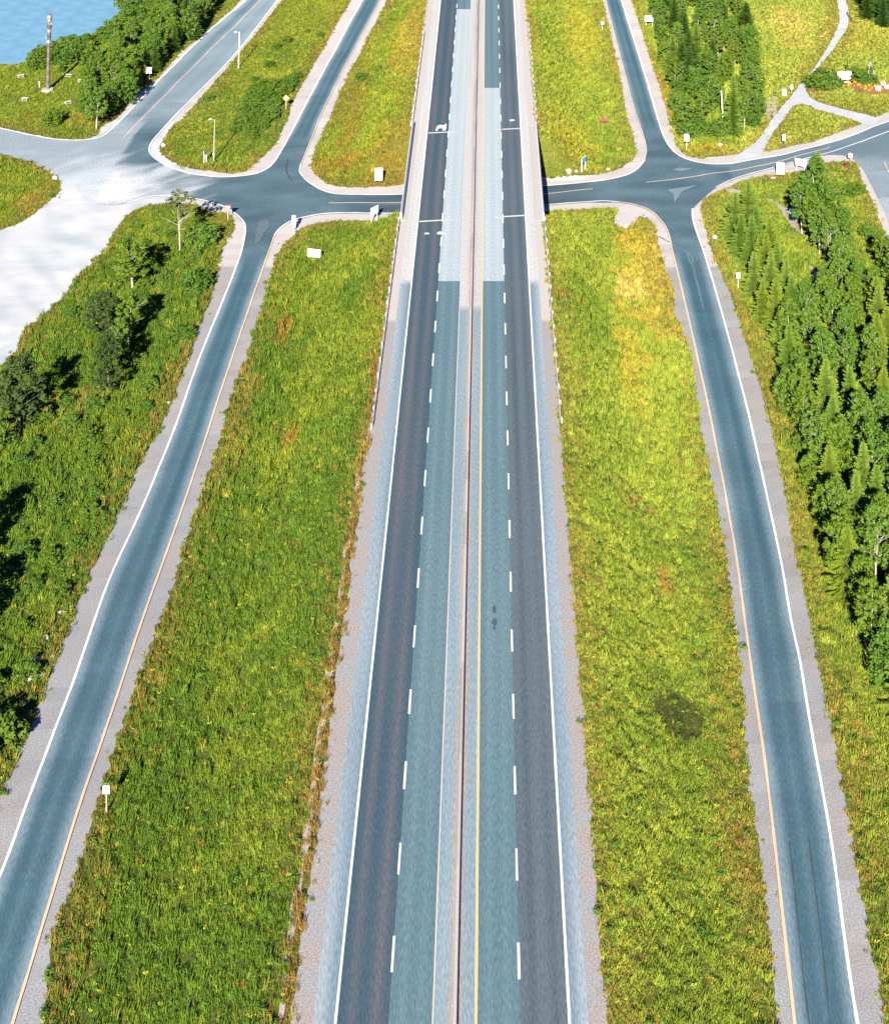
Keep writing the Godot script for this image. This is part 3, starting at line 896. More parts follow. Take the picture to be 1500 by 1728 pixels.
	while d < 470.0:
		part(bar, "barrier_unit", seg_mesh, bms[rng.randi() % 3], Vector3(0, 0.045, -d - 3.0))
		d += 6.0

func extrude_z(prof: Array, length: float) -> ArrayMesh:
	var mb := MB.new()
	var h := length * 0.5
	for k in prof.size() - 1:
		var a: Vector2 = prof[k]
		var b: Vector2 = prof[k + 1]
		mb.quad(Vector3(a.x, a.y, h), Vector3(a.x, a.y, -h), Vector3(b.x, b.y, -h), Vector3(b.x, b.y, h))
	var ids := Geometry2D.triangulate_polygon(PackedVector2Array(prof))
	for s in [h, -h]:
		for q in range(0, ids.size(), 3):
			mb.tri(Vector3(prof[ids[q]].x, prof[ids[q]].y, s), Vector3(prof[ids[q + 1]].x, prof[ids[q + 1]].y, s), Vector3(prof[ids[q + 2]].x, prof[ids[q + 2]].y, s))
	# outward normals
	for k in range(0, mb.v.size(), 3):
		var cen := (mb.v[k] + mb.v[k + 1] + mb.v[k + 2]) / 3.0
		if mb.n[k].dot(cen - Vector3(0, 0.3, 0)) < 0.0:
			var t := mb.v[k + 1]
			mb.v[k + 1] = mb.v[k + 2]
			mb.v[k + 2] = t
			for e in 3: mb.n[k + e] = -mb.n[k + e]
	return mb.mesh()

func box_mesh(size: Vector3, bev := 0.0) -> ArrayMesh:
	var mb := MB.new()
	mb.box(Vector3(-size.x / 2, 0, -size.z / 2), Vector3(size.x / 2, size.y, size.z / 2), bev)
	return mb.mesh()

# ------------------------------------------------------------------ bridge
func build_bridge() -> void:
	var conc := pmat("concrete", lin(0.52, 0.51, 0.49), 0.9, 0.0, noise_tex(0.03, 0.75, 1.0, 44, 512), 0.3)
	var white := pmat("white_concrete", lin(0.70, 0.69, 0.67), 0.85, 0.0, noise_tex(0.04, 0.85, 1.0, 45, 256), 0.4)
	var steel := pmat("galvanised", lin(0.66, 0.68, 0.70), 0.45, 0.25)
	var b := thing("highway_bridge", "short concrete highway bridge with pale parapets over the crossroad", "bridge", Vector3(0, -6.55, -279))
	var y := 6.55
	part(b, "deck", box_mesh(Vector3(DECK_R - DECK_L + 0.5, 0.95, 41.0)), conc, Vector3((DECK_L + DECK_R) / 2.0, y - 0.93, 0))
	# deck edge slabs beside the paved shoulders
	for s in [[DECK_L, -13.68], [7.83, DECK_R]]:
		part(b, "kerb_slab", box_mesh(Vector3(s[1] - s[0], 0.03, 40.9)), conc, Vector3((s[0] + s[1]) / 2.0, y + 0.018, 0))
	for s in [DECK_L, DECK_R]:
		for k in 10:
			part(b, "parapet", box_mesh(Vector3(0.34, 1.12, 4.06), 0.03), white, Vector3(s, y + 0.02, -20.5 + 2.05 + 4.1 * k))
		for k in 21:
			part(b, "rail_post", box_mesh(Vector3(0.10, 0.26, 0.12)), steel, Vector3(s, y + 1.13, -20.2 + 2.02 * k))
		var rm := MB.new()
		rm.tube([Vector3(0, 0, 20.5), Vector3(0, 0, -20.5)], [0.08, 0.08], 8)
		part(b, "handrail", rm.mesh(), steel, Vector3(s, y + 1.42, 0))
	for s in [-17.4, 17.4]:
		part(b, "abutment", box_mesh(Vector3(DECK_R - DECK_L - 0.2, 6.4, 1.2)), conc, Vector3((DECK_L + DECK_R) / 2.0, -1.0, s))
	for s in [-14.0, -8.0, -2.6, 3.0, 8.6]:
		part(b, "girder", box_mesh(Vector3(0.5, 0.75, 38.0)), conc, Vector3(s, y - 1.68, 0))
	# expansion joints, slightly skewed
	for dj in [[297.2, -1.0], [258.9, -1.0]]:
		for seg in [[-11.7, -7.95], [-7.65, -5.8], [2.6, 6.2], [1.2, 2.35]]:
			var mb := MB.new()
			var wide := 0.42 if absf(seg[1] - seg[0]) > 3.0 else 0.2
			var da: float = dj[0] + (seg[0] + 2.6) * 0.13
			var db: float = dj[0] + (seg[1] + 2.6) * 0.13
			mb.quad(Vector3(seg[0], 0, -da), Vector3(seg[0], 0, -da - wide), Vector3(seg[1], 0, -db - wide), Vector3(seg[1], 0, -db))
			part(b, "expansion_joint", mb.mesh(), white, Vector3(0, y + 0.064, 279.0))

# ------------------------------------------------------------------ guard rails
func build_rails() -> void:
	var steel: Material = mats["galvanised"]
	var wood := pmat("rail_wood", lin(0.60, 0.55, 0.50), 0.9, 0.0, noise_tex(0.05, 0.7, 1.0, 50, 256), 0.8)
	var prof := [Vector2(0.0, -0.155), Vector2(0.07, -0.12), Vector2(0.07, -0.06), Vector2(0.005, -0.02), Vector2(0.005, 0.02), Vector2(0.07, 0.06), Vector2(0.07, 0.12), Vector2(0.0, 0.155)]
	for r in [[-15.1, 198.0, 258.2, 1.0, "steel guard rail on the near left verge by the yellow green bank", 638.0], [9.5, 199.5, 258.2, -1.0, "steel guard rail along the right verge towards the dry median", 0.0], [-15.0, 300.0, 356.0, 1.0, "steel guard rail beyond the bridge above the brown grass bank", 0.0], [9.5, 300.0, 361.0, -1.0, "steel guard rail beyond the bridge above the bench lawn", 0.0]]:
		var x: float = r[0]
		var n := int((r[2] - r[1]) / 3.8)
		var g := thing("guard_rail", r[4], "guardrail", Vector3(x, hgrid(x, (r[1] + r[2]) / 2.0), -(r[1] + r[2]) / 2.0), 0.0, "highway guard rails")
		var step: float = (r[2] - r[1]) / n
		for k in n + 1:
			var d: float = r[1] + step * k
			var gy := hgrid(x, d) - g.position.y
			part(g, "post", box_mesh(Vector3(0.18, 1.05, 0.2), 0.02), wood, Vector3(-0.12 * r[3], gy - 0.25, -d - g.position.z))
			if k < n:
				var mb := MB.new()
				for q in prof.size() - 1:
					var a: Vector2 = prof[q]
					var b: Vector2 = prof[q + 1]
					var ga := 0.62 + gy
					var gb := 0.62 + hgrid(x, d + step) - g.position.y
					mb.quad(Vector3(a.x * r[3], a.y + ga, 0), Vector3(a.x * r[3], a.y + gb, -step + 0.02), Vector3(b.x * r[3], b.y + gb, -step + 0.02), Vector3(b.x * r[3], b.y + ga, 0))
					mb.quad(Vector3(a.x * r[3] - 0.02, a.y + ga, 0), Vector3(a.x * r[3] - 0.02, a.y + gb, -step + 0.02), Vector3(b.x * r[3] - 0.02, b.y + gb, -step + 0.02), Vector3(b.x * r[3] - 0.02, b.y + ga, 0))
				mb.quad(Vector3(0, 0.775 + gy, 0), Vector3(0, 0.775 + hgrid(x, d + step) - g.position.y, -step + 0.02), Vector3(0.075 * r[3], 0.72 + hgrid(x, d + step) - g.position.y, -step + 0.02), Vector3(0.075 * r[3], 0.72 + gy, 0))
				part(g, "rail_panel", mb.mesh(), steel, Vector3(0, 0, -d - g.position.z))

# ------------------------------------------------------------------ vegetation
func crown_leafy(r: RandomNumberGenerator, rad: float, h0: float, h1: float, clumps: int, per: int, leaf: float, ca: Color, cb: Color, egg: float) -> MB:
	var mb := MB.new()
	for k in clumps:
		var t := pow(r.randf(), 0.9)
		var prof := sqrt(maxf(0.0, 1.0 - pow(absf(t - egg) / maxf(egg, 1.0 - egg), 2.2)))
		var a := r.randf() * TAU
		var rr := rad * prof * pow(r.randf(), 0.45)
		var p := Vector3(cos(a) * rr, lerpf(h0, h1, t), sin(a) * rr)
		var cr := r.randf_range(0.28, 0.62) * rad * 0.42 + 0.12
		for j in per:
			var dir := Vector3(r.randfn(), r.randfn() * 0.8, r.randfn()).normalized()
			var q := p + dir * cr * pow(r.randf(), 0.4)
			var nor := (dir + Vector3(r.randf_range(-0.7, 0.7), r.randf_range(0.0, 0.9), r.randf_range(-0.7, 0.7))).normalized()
			mb.col = ca.lerp(cb, r.randf())
			mb.leaf(q, nor, leaf * r.randf_range(0.7, 1.35), r)
	return mb

func trunk_leafy(r: RandomNumberGenerator, h: float, r0: float, limbs: int, forks: int) -> MB:
	var mb := MB.new()
	for f in forks:
		var lean := Vector3(r.randf_range(-0.08, 0.08), 0, r.randf_range(-0.08, 0.08)) * h * (1.0 if forks == 1 else 1.6)
		var pts := []
		var rads := []
		for k in 7:
			var t := k / 6.0
			pts.append(Vector3(lean.x * t * t + 0.04 * r.randfn() * t, h * t - 0.1, lean.z * t * t + 0.04 * r.randfn() * t))
			rads.append(r0 * (1.0 - 0.86 * t) / (1.0 if forks == 1 else 1.3))
		mb.tube(pts, rads, 7)
		for k in limbs:
			var t := r.randf_range(0.38, 0.85)
			var a := r.randf() * TAU
			var p: Vector3 = pts[0].lerp(pts[6], t)
			var l := h * r.randf_range(0.14, 0.26)
			var e := p + Vector3(cos(a) * l, l * r.randf_range(0.6, 1.1), sin(a) * l)
			mb.tube([p, p.lerp(e, 0.5) + Vector3(0, 0.1, 0), e], [r0 * 0.36 * (1.1 - t), r0 * 0.22 * (1.1 - t) + 0.01, 0.012], 5)
	return mb

func crown_conifer(r: RandomNumberGenerator, h: float, rad: float, ca: Color, cb: Color, gap: float) -> MB:
	var mb := MB.new()
	var y := h * 0.05
	while y < h * 0.97:
		var t := y / h
		var rr := rad * pow(1.0 - t, 0.82) * r.randf_range(0.68, 1.2) + 0.06
		var n := 8 + int(5.0 * (1.0 - t))
		var off := r.randf() * TAU
		for k in n:
			if r.randf() < gap: continue
			var a := off + TAU * k / n + r.randf_range(-0.25, 0.25)
			var len := rr * r.randf_range(0.5, 1.25)
			var dir := Vector3(cos(a), 0, sin(a))
			var side := Vector3(-sin(a), 0, cos(a))
			var droop := r.randf_range(0.12, 0.34) * (1.0 - 0.7 * t)
			var lift := 0.55 * t * t
			var m := maxi(3, int(len / 0.19))
			for j in m:
				var s := (j + 0.6) / m
				var p := Vector3(0, y, 0) + dir * len * s + Vector3(0, len * (lift * s - droop * s + 0.22 * droop * s * s), 0)
				var w := (0.14 + 0.30 * (1.0 - s)) * minf(1.0, len) + 0.06
				for e in [-1.0, 1.0]:
					mb.col = ca.lerp(cb, r.randf())
					var tip: Vector3 = p + side * e * w * 1.25 + dir * w * 0.9 + Vector3(0, -0.10 * r.randf() - 0.03, 0)
					var b := p - dir * 0.09
					var c := p + dir * 0.15 + Vector3(0, 0.05, 0)
					mb.tri(b, tip, c)
				mb.col = ca.lerp(cb, r.randf())
				mb.tri(p + side * 0.08, p + dir * 0.30 + Vector3(0, 0.03, 0), p - side * 0.08)
				mb.tri(p + Vector3(0, 0.10, 0), p + dir * 0.26, p - Vector3(0, 0.09, 0))
		y += 0.21 + 0.13 * (1.0 - t) + r.randf() * 0.05
	mb.col = cb
	mb.tri(Vector3(-0.05, h * 0.93, 0), Vector3(0, h + 0.2, 0), Vector3(0.05, h * 0.93, 0))
	mb.tri(Vector3(0, h * 0.93, -0.05), Vector3(0, h + 0.2, 0), Vector3(0, h * 0.93, 0.05))
	return mb

const LEAF_A := Color(0.082, 0.15, 0.022)
const LEAF_B := Color(0.105, 0.18, 0.028)

func build_protos() -> void:
	var r := RandomNumberGenerator.new()
	r.seed = 99
	protos["birch"] = []
	for k in 5:
		protos["birch"].append([trunk_leafy(r, 8.6, 0.15, 7, 1 if k != 2 else 2).mesh(), crown_leafy(r, 1.55 + 0.3 * r.randf(), 2.9, 9.6, 90, 26, 0.19, LEAF_A, LEAF_B, 0.42).mesh()])
	protos["sparse"] = []
	for k in 2:
		protos["sparse"].append([trunk_leafy(r, 9.0, 0.15, 9, 2).mesh(), crown_leafy(r, 1.7, 6.0, 10.0, 42, 24, 0.17, Color(0.085, 0.105, 0.028), Color(0.10, 0.12, 0.033), 0.5).mesh()])
	protos["round"] = []
	for k in 4:
		protos["round"].append([trunk_leafy(r, 5.6, 0.17, 8, 1).mesh(), crown_leafy(r, 2.5, 1.0, 8.0, 120, 28, 0.22, LEAF_A, LEAF_B, 0.4).mesh()])
	protos["dark"] = []
	for k in 2:
		protos["dark"].append([trunk_leafy(r, 6.0, 0.14, 8, 1).mesh(), crown_leafy(r, 1.9, 1.3, 8.2, 80, 26, 0.2, Color(0.042, 0.066, 0.02), Color(0.052, 0.08, 0.024), 0.4).mesh()])
	protos["spruce"] = []
	for k in 5:
		var h := 9.0
		var t := MB.new()
		t.tube([Vector3(0, -0.1, 0), Vector3(0, h * 0.5, 0), Vector3(0, h * 0.98, 0)], [0.16, 0.09, 0.015], 6)
		protos["spruce"].append([t.mesh(), crown_conifer(r, h, 1.6 + 0.9 * r.randf(), Color(0.135, 0.205, 0.032), Color(0.16, 0.235, 0.038), 0.05).mesh()])
	protos["fir"] = []
	for k in 3:
		var h := 9.0
		var t := MB.new()
		t.tube([Vector3(0, -0.1, 0), Vector3(0, h * 0.5, 0), Vector3(0, h * 0.98, 0)], [0.16, 0.09, 0.015], 6)
		protos["fir"].append([t.mesh(), crown_conifer(r, h, 2.1, Color(0.045, 0.092, 0.019), Color(0.056, 0.112, 0.023), 0.12).mesh()])
	protos["bush"] = []
	for k in 4:
		var st := MB.new()
		for q in 6:
			var a := r.randf() * TAU
			st.tube([Vector3(0, -0.05, 0), Vector3(cos(a) * 0.5, 0.8, sin(a) * 0.5), Vector3(cos(a) * 0.8, 1.4, sin(a) * 0.8)], [0.035, 0.022, 0.008], 5)
		protos["bush"].append([st.mesh(), crown_leafy(r, 1.35, 0.12, 2.1, 55, 24, 0.15, Color(0.072, 0.135, 0.021), Color(0.088, 0.158, 0.026), 0.35).mesh()])

func tree(kind: String, called: String, label: String, category: String, p: Vector3, h: float, group := "", wide := 1.0, variant := -1) -> Node3D:
	var list: Array = protos[kind]
	var v: Array = list[variant if variant >= 0 else rng.randi() % list.size()]
	var nominal: float = {"birch": 9.6, "sparse": 10.0, "round": 8.0, "dark": 8.2, "spruce": 9.2, "fir": 9.2, "bush": 2.1}[kind]
	var o := thing(called, label, category, p, rng.randf() * TAU, group)
	var s := h / nominal
	var w := s * wide * rng.randf_range(0.92, 1.1)
	o.scale = Vector3(w, s, w)
	o.position.y -= 0.05
	var bark: Material = vmat("birch_bark", 0.8, mats["birch_tex"], 1.2, lin(0.72, 0.68, 0.62)) if kind in ["birch", "sparse"] else vmat("bark", 0.95, null, 1.0, lin(0.17, 0.13, 0.10))
	part(o, "stems" if kind == "bush" else "trunk", v[0], bark)
	var lm := "leaf_%d" % (rng.randi() % 3)
	part(o, "foliage" if kind == "bush" else "crown", v[1], mats[lm])
	return o

func build_vegetation() -> void:
	mats["birch_tex"] = noise_tex(0.06, 0.55, 1.0, 61, 128)
	var tints := [Color(1, 1, 1), Color(0.90, 0.95, 0.92), Color(1.0, 0.97, 0.85)]
	for k in 3:
		var m := vmat("leaf_%d" % k, 0.75, null, 1.0, tints[k])
		m.metallic_specular = 0.2
	build_protos()
	build_grass()
	# --- bank between the gravel lot and the near left ramp
	tree("sparse", "birch_tree", "tall birch with sparse dark crown at the junction corner by the yield sign", "tree", spot(304, 424), 10.4, "", 1.25, 0)
	tree("bush", "bush", "broad green bush below the tall sparse birch by the yield sign", "bush", spot(342, 412), 3.4, "", 1.4, 0)
	tree("bush", "bush", "rounded green bush on the ramp verge beside pale saplings", "bush", spot(332, 488), 3.2, "", 1.35, 1)
	tree("birch", "birch_tree", "leafy birch on the bank throwing a long shadow to a bare verge", "tree", spot(224, 487), 8.4, "", 1.7, 0)
	tree("dark", "leafy_tree", "dark green tree on the bank edge next to the gravel lot", "tree", spot(172, 582), 8.0, "", 1.25, 1)
	tree("birch", "birch_tree", "slim pale birch between the dark trees of the bank", "tree", spot(217, 582), 8.2, "", 1.2, 3)
	tree("birch", "birch_tree", "slim young birch behind the blackish tree of the bank", "tree", spot(202, 612), 6.6, "", 1.1, 1)
	tree("dark", "leafy_tree", "blackish tree with a bare pale stem on the bank", "tree", spot(183, 670), 9.2, "", 1.0, 0)
	tree("dark", "leafy_tree", "big dark tree with white stem and wide shadow by the lot's edge", "tree", spot(33, 733), 10.6, "", 1.35, 1)
	tree("birch", "birch_tree", "pale birch at the foot of the big dark bank tree", "tree", spot(-2, 772), 6.5, "", 0.8, 4)
	tree("bush", "bush", "small bush in tall grass on the lower bank", "bush", spot(150, 748), 2.2, "", 1.1, 2)
	tree("bush", "bush", "low green shrub at the verge below the blackish tree", "bush", spot(250, 660), 1.9, "", 1.2, 3)
	tree("round", "leafy_tree", "leafy tree on the lower bank beside the ramp's rocky verge", "tree", spot(-55, 960), 8.5, "trees on the lower bank", 1.0, 0)
	tree("round", "leafy_tree", "leafy tree on the lower bank beside the ramp's rocky verge", "tree", spot(-62, 1085), 7.5, "trees on the lower bank", 1.0, 3)
	tree("bush", "bush", "dark bush at the foot of the rocky verge", "bush", spot(-8, 1262), 3.4, "", 1.3, 0)
	tree("bush", "bush", "round bush on the lawn corner by the diagonal road", "bush", spot(90, 209), 3.4, "", 1.05, 1)
	for p in scatter([[60, 560], [225, 385], [300, 380], [360, 400], [345, 480], [285, 650], [205, 820], [110, 1010], [30, 1180], [-20, 1200], [-20, 700]], 3.4, 41):
		var bh := rng.randf_range(0.5, 1.7)
		tree("bush", "scrub_bush", size_word(bh, 0.85, 1.3) + "scrub bush on the overgrown bank between lot and near ramp", "bush", p, bh, "scrub on the overgrown bank", rng.randf_range(1.0, 1.7))
	# --- wood between lawn and diagonal road
	keep_clear = [at(253, 136), at(1219.5, 208)]
	var pts := scatter([[145, 212], [168, 222], [200, 192], [258, 133], [305, 82], [352, 40], [400, -10], [470, -90], [330, -90], [300, 10], [262, 62], [205, 88], [150, 112], [140, 160]], 4.3, 5)
	var rim := last_poly
	for p in pts:
		var hh := rng.randf_range(5.5, 8.5)
		var sw := size_word(hh, 6.5, 7.6)
		var rw := rim_word(p, rim)
		var k := rng.randf()
		if k < 0.45: tree("round", "leafy_tree", sw + "leafy tree" + rw + " the wood beside the diagonal road", "tree", p, hh, "trees in the wood by the diagonal road", 1.0)
		elif k < 0.75: tree("birch", "birch_tree", sw + "white stemmed birch" + rw + " the wood beside the diagonal road", "tree", p, hh + 1.0, "birches in the wood by the diagonal road", 1.2)
		else: tree("fir", "fir_tree", sw + "dark conifer" + rw + " the wood beside the diagonal road", "tree", p, hh, "conifers in the wood by the diagonal road", 1.0)
	tree("fir", "fir_tree", "tall ragged conifer standing over the diagonal road edge", "tree", spot(328, 66), 10.0, "", 1.0, 1)
	for p in scatter([[60, 116], [100, 112], [152, 90], [160, 68], [130, 76], [100, 86], [70, 100]], 2.6, 6):
		var bh := rng.randf_range(2.0, 3.4)
		tree("bush", "bush", size_word(bh, 2.5, 3.0) + "shore bush in the row between the lawn and the lake", "bush", p, bh, "bushes along the lake shore", 1.2)
	for p in scatter([[205, 86], [260, 60], [296, 8], [330, -60], [232, -60], [216, 10], [205, 50], [170, 62]], 3.6, 8):
		var bh := rng.randf_range(2.0, 4.2)
		tree("bush", "bush", size_word(bh, 2.7, 3.5) + "shrub" + rim_word(p, last_poly) + " the thicket between wood and lake", "bush", p, bh, "shrubs of the lakeside thicket", 1.3)
	# --- shrubs on the island between the diagonal road and the ramp
	for p in scatter([[405, 215], [425, 240], [455, 205], [478, 170], [492, 150], [500, 130], [470, 140], [430, 150], [415, 180]], 2.0, 9):
		var bh := rng.randf_range(1.3, 2.3)
		tree("bush", "bush", size_word(bh, 1.6, 2.0) + "green bush" + rim_word(p, last_poly) + " the thicket by the orange sign", "bush", p, bh, "bushes of the thicket by the orange sign", 1.25)
	for q in [[455, 112, 1.4], [467, 82, 1.3], [485, 72, 1.6], [542, 62, 1.2], [429, 137, 1.1], [352, 170, 1.5], [396, 222, 1.5], [520, 55, 1.0]]:
		tree("bush", "bush", "small dark bush on the grass between road and ramp", "bush", spot(q[0], q[1]), q[2], "small bushes on the grass wedge", 1.3)
	tree("bush", "bush", "small bush on the brown bank beside the far ramp", "bush", spot(610, 135), 1.7, "", 1.6, 2)
	# --- grove by the far right ramp
	for p in scatter([[1108, 60], [1132, 160], [1148, 226], [1232, 222], [1278, 200], [1278, 150], [1266, 90], [1252, 20], [1240, -80], [1085, -80]], 3.9, 12):
		var k := rng.randf()
		var px_left: bool = p.x < 50.0
		var hh := rng.randf_range(4.5, 7.5)
		var sw := size_word(hh, 5.5, 6.6)
		var rw := rim_word(p, last_poly)
		if k < (0.36 if px_left and p.z < -335.0 else 0.07): tree("fir" if k < 0.2 else "spruce", "spruce_tree", sw + "spruce" + rw + " the dense grove beside the far ramp", "tree", p, hh + 2.0, "spruces in the grove by the far ramp", 1.35)
		elif k < 0.7: tree("round", "leafy_tree", sw + "leafy tree" + rw + " the dense grove beside the far ramp", "tree", p, hh, "leafy trees in the grove by the far ramp", 1.0)
		else: tree("birch", "birch_tree", sw + "birch" + rw + " the dense grove beside the far ramp", "tree", p, hh + 1.2, "birches in the grove by the far ramp", 1.2)
	tree("spruce", "spruce_tree", "tall pointed spruce at the front corner of the grove", "tree", spot(1237, 226), 12.4, "", 1.0, 2)
	for q in [[1160, 228], [1178, 222], [1200, 228], [1216, 226], [1268, 212], [1148, 212]]:
		tree("bush", "bush", "low shrub at the front edge of the grove", "bush", spot(q[0], q[1]), rng.randf_range(1.8, 3.0), "shrubs at the front of the grove", 1.4)
	for p in scatter([[1448, 20], [1470, 38], [1500, 48], [1560, 50], [1560, -60], [1440, -60]], 4.4, 13):
		tree("fir", "fir_tree", "dark fir in the clump beyond the path's end", "tree", p, rng.randf_range(7.0, 9.5), "dark firs beyond the path", 1.15)
	# --- young spruces beside the near right ramp
	for q in [[1240, 400, 8.2], [1262, 392, 9.6], [1250, 432, 7.5], [1268, 446, 8.6], [1282, 470, 7.8], [1292, 482, 8.8], [1272, 500, 7.6], [1300, 520, 9.4], [1310, 478, 7.2], [1286, 545, 7.0], [1326, 528, 8.8], [1308, 560, 8.6], [1335, 560, 9.0], [1318, 600, 7.8], [1275, 412, 7.0], [1298, 440, 7.6]]:
		tree("spruce", "spruce_tree", size_word(q[2], 7.7, 8.7) + "light green spruce in the stand beside the near ramp", "tree", spot(q[0], q[1]), q[2], "spruces beside the near ramp", 1.3)
	for q in [[1352, 395, 10.5], [1376, 380, 12.0], [1368, 412, 9.5], [1394, 402, 9.8], [1405, 420, 8.5], [1382, 432, 9.0], [1412, 390, 8.8], [1398, 448, 8.4], [1422, 432, 8.0]]:
		tree("birch", "birch_tree", size_word(q[2], 8.6, 9.6) + "birch in the clump between the clearing and the side road", "tree", spot(q[0], q[1]), q[2], "birches by the side road clearing", 1.05)
	tree("spruce", "spruce_tree", "tall spruce reaching over the crossroad edge", "tree", spot(1379, 352), 11.0, "", 1.0, 0)
	# --- wood at the right edge
	for p in scatter([[1330, 600], [1392, 520], [1425, 470], [1470, 470], [1510, 430], [1640, 430], [1640, 1300], [1535, 1250], [1470, 1130], [1428, 1010], [1390, 900], [1362, 820], [1342, 740], [1322, 660]], 3.25, 17):
		var hh := rng.randf_range(5.4, 8.6)
		var sw := size_word(hh, 6.4, 7.6)
		var rw := rim_word(p, last_poly)
		var k := rng.randf()
		if k < 0.34: tree("spruce", "spruce_tree", sw + "light green spruce" + rw + " the mixed wood along the near ramp", "tree", p, hh + 0.8, "spruces of the mixed wood", 1.25)
		elif k < 0.80: tree("birch", "birch_tree", sw + "white stemmed birch" + rw + " the mixed wood along the near ramp", "tree", p, hh + 1.6, "birches of the mixed wood", 1.0)
		else: tree("round", "leafy_tree", sw + "bushy green tree" + rw + " the mixed wood along the near ramp", "tree", p, hh - 0.8, "leafy trees of the mixed wood", 0.95)
	tree("birch", "birch_tree", "double stemmed birch leaning out of the wood to the ramp", "tree", spot(1386, 806), 8.2, "", 1.15, 2)
	tree("birch", "birch_tree", "birch with long bare white stem on the grass edge of the wood", "tree", spot(1411, 1001), 8.8, "", 1.1, 1)
	tree("round", "leafy_tree", "bushy tree at the lowest corner of the mixed wood", "tree", spot(1496, 1170), 6.5, "", 0.9, 1)
	for q in [[1325, 640], [1338, 700], [1352, 760], [1432, 330], [1445, 325], [1462, 400]]:
		tree("bush", "bush", "small shrub at the edge of the mixed wood", "bush", spot(q[0], q[1]), rng.randf_range(1.4, 2.4), "shrubs edging the mixed wood", 1.2)

func size_word(h: float, low: float, high: float) -> String:
	return "tall " if h > high else ("low " if h < low else "middling ")

func rim_word(p: Vector3, poly: PackedVector2Array) -> String:
	var e := 1e9
	for k in poly.size():
		e = minf(e, Geometry2D.get_closest_point_to_segment(Vector2(p.x, -p.z), poly[k], poly[(k + 1) % poly.size()]).distance_to(Vector2(p.x, -p.z)))
	return " at the outer rim of" if e < 3.2 else (" in the second row of" if e < 7.0 else " deep inside")

func scatter(px: Array, gap: float, seed_: int) -> Array:
	var poly := world_line(px)
	last_poly = poly
	var lo := Vector2(1e9, 1e9)
	var hi := -lo
	for q in poly:
		lo = lo.min(q)
		hi = hi.max(q)
	var r := RandomNumberGenerator.new()
	r.seed = seed_
	var out := []
	var flat := []
	for k in 6000:
		var p := Vector2(r.randf_range(lo.x, hi.x), r.randf_range(lo.y, hi.y))
		if not Geometry2D.is_point_in_polygon(p, poly): continue
		var ok := true
		for q in flat:
			if p.distance_squared_to(q) < gap * gap:
				ok = false
				break
		for q in keep_clear:
			var e: Vector2 = p - q
			if absf(e.x) < 2.6 and e.y < 1.5 and e.y > -7.0: ok = false
		if ok and is_grass(p):
			flat.append(p)
			out.append(ground3(p))
	return out

func tuft(r: RandomNumberGenerator, blades: int, spread: float, h: float, w: float) -> ArrayMesh:
	var mb := MB.new()
	for k in blades:
		var a := r.randf() * TAU
		var rr := spread * sqrt(r.randf())
		var b := Vector3(cos(a) * rr, -0.03, sin(a) * rr)
		var lean := Vector3(r.randf_range(-0.6, 0.6), 0, r.randf_range(-0.6, 0.6)) * h
		var side := Vector3(r.randfn(), 0, r.randfn()).normalized() * w
		var hh := h * r.randf_range(0.55, 1.2)
		var t := r.randf_range(0.75, 1.25)
		mb.col = Color(t, t * r.randf_range(0.93, 1.05), t)
		var m := b + lean * 0.35 + Vector3(0, hh * 0.6, 0)
		mb.quad(b - side, m - side * 0.8, m + side * 0.8, b + side)
		mb.tri(m - side * 0.8, b + lean + Vector3(0, hh, 0), m + side * 0.8)
	return mb.mesh()

func multi(called: String, label: String, mesh: Mesh, mat: Material, tf: Array, cols: Array, category: String) -> void:
	var mm := MultiMesh.new()
	mm.transform_format = MultiMesh.TRANSFORM_3D
	mm.use_colors = true
	mm.mesh = mesh
	mm.instance_count = tf.size()
	for k in tf.size():
		mm.set_instance_transform(k, tf[k])
		mm.set_instance_color(k, cols[k])
	var o := MultiMeshInstance3D.new()
	o.name = numbered(called)
	o.multimesh = mm
	o.material_override = mat
	add_child(o)
	tag(o, label, category, "", "stuff")

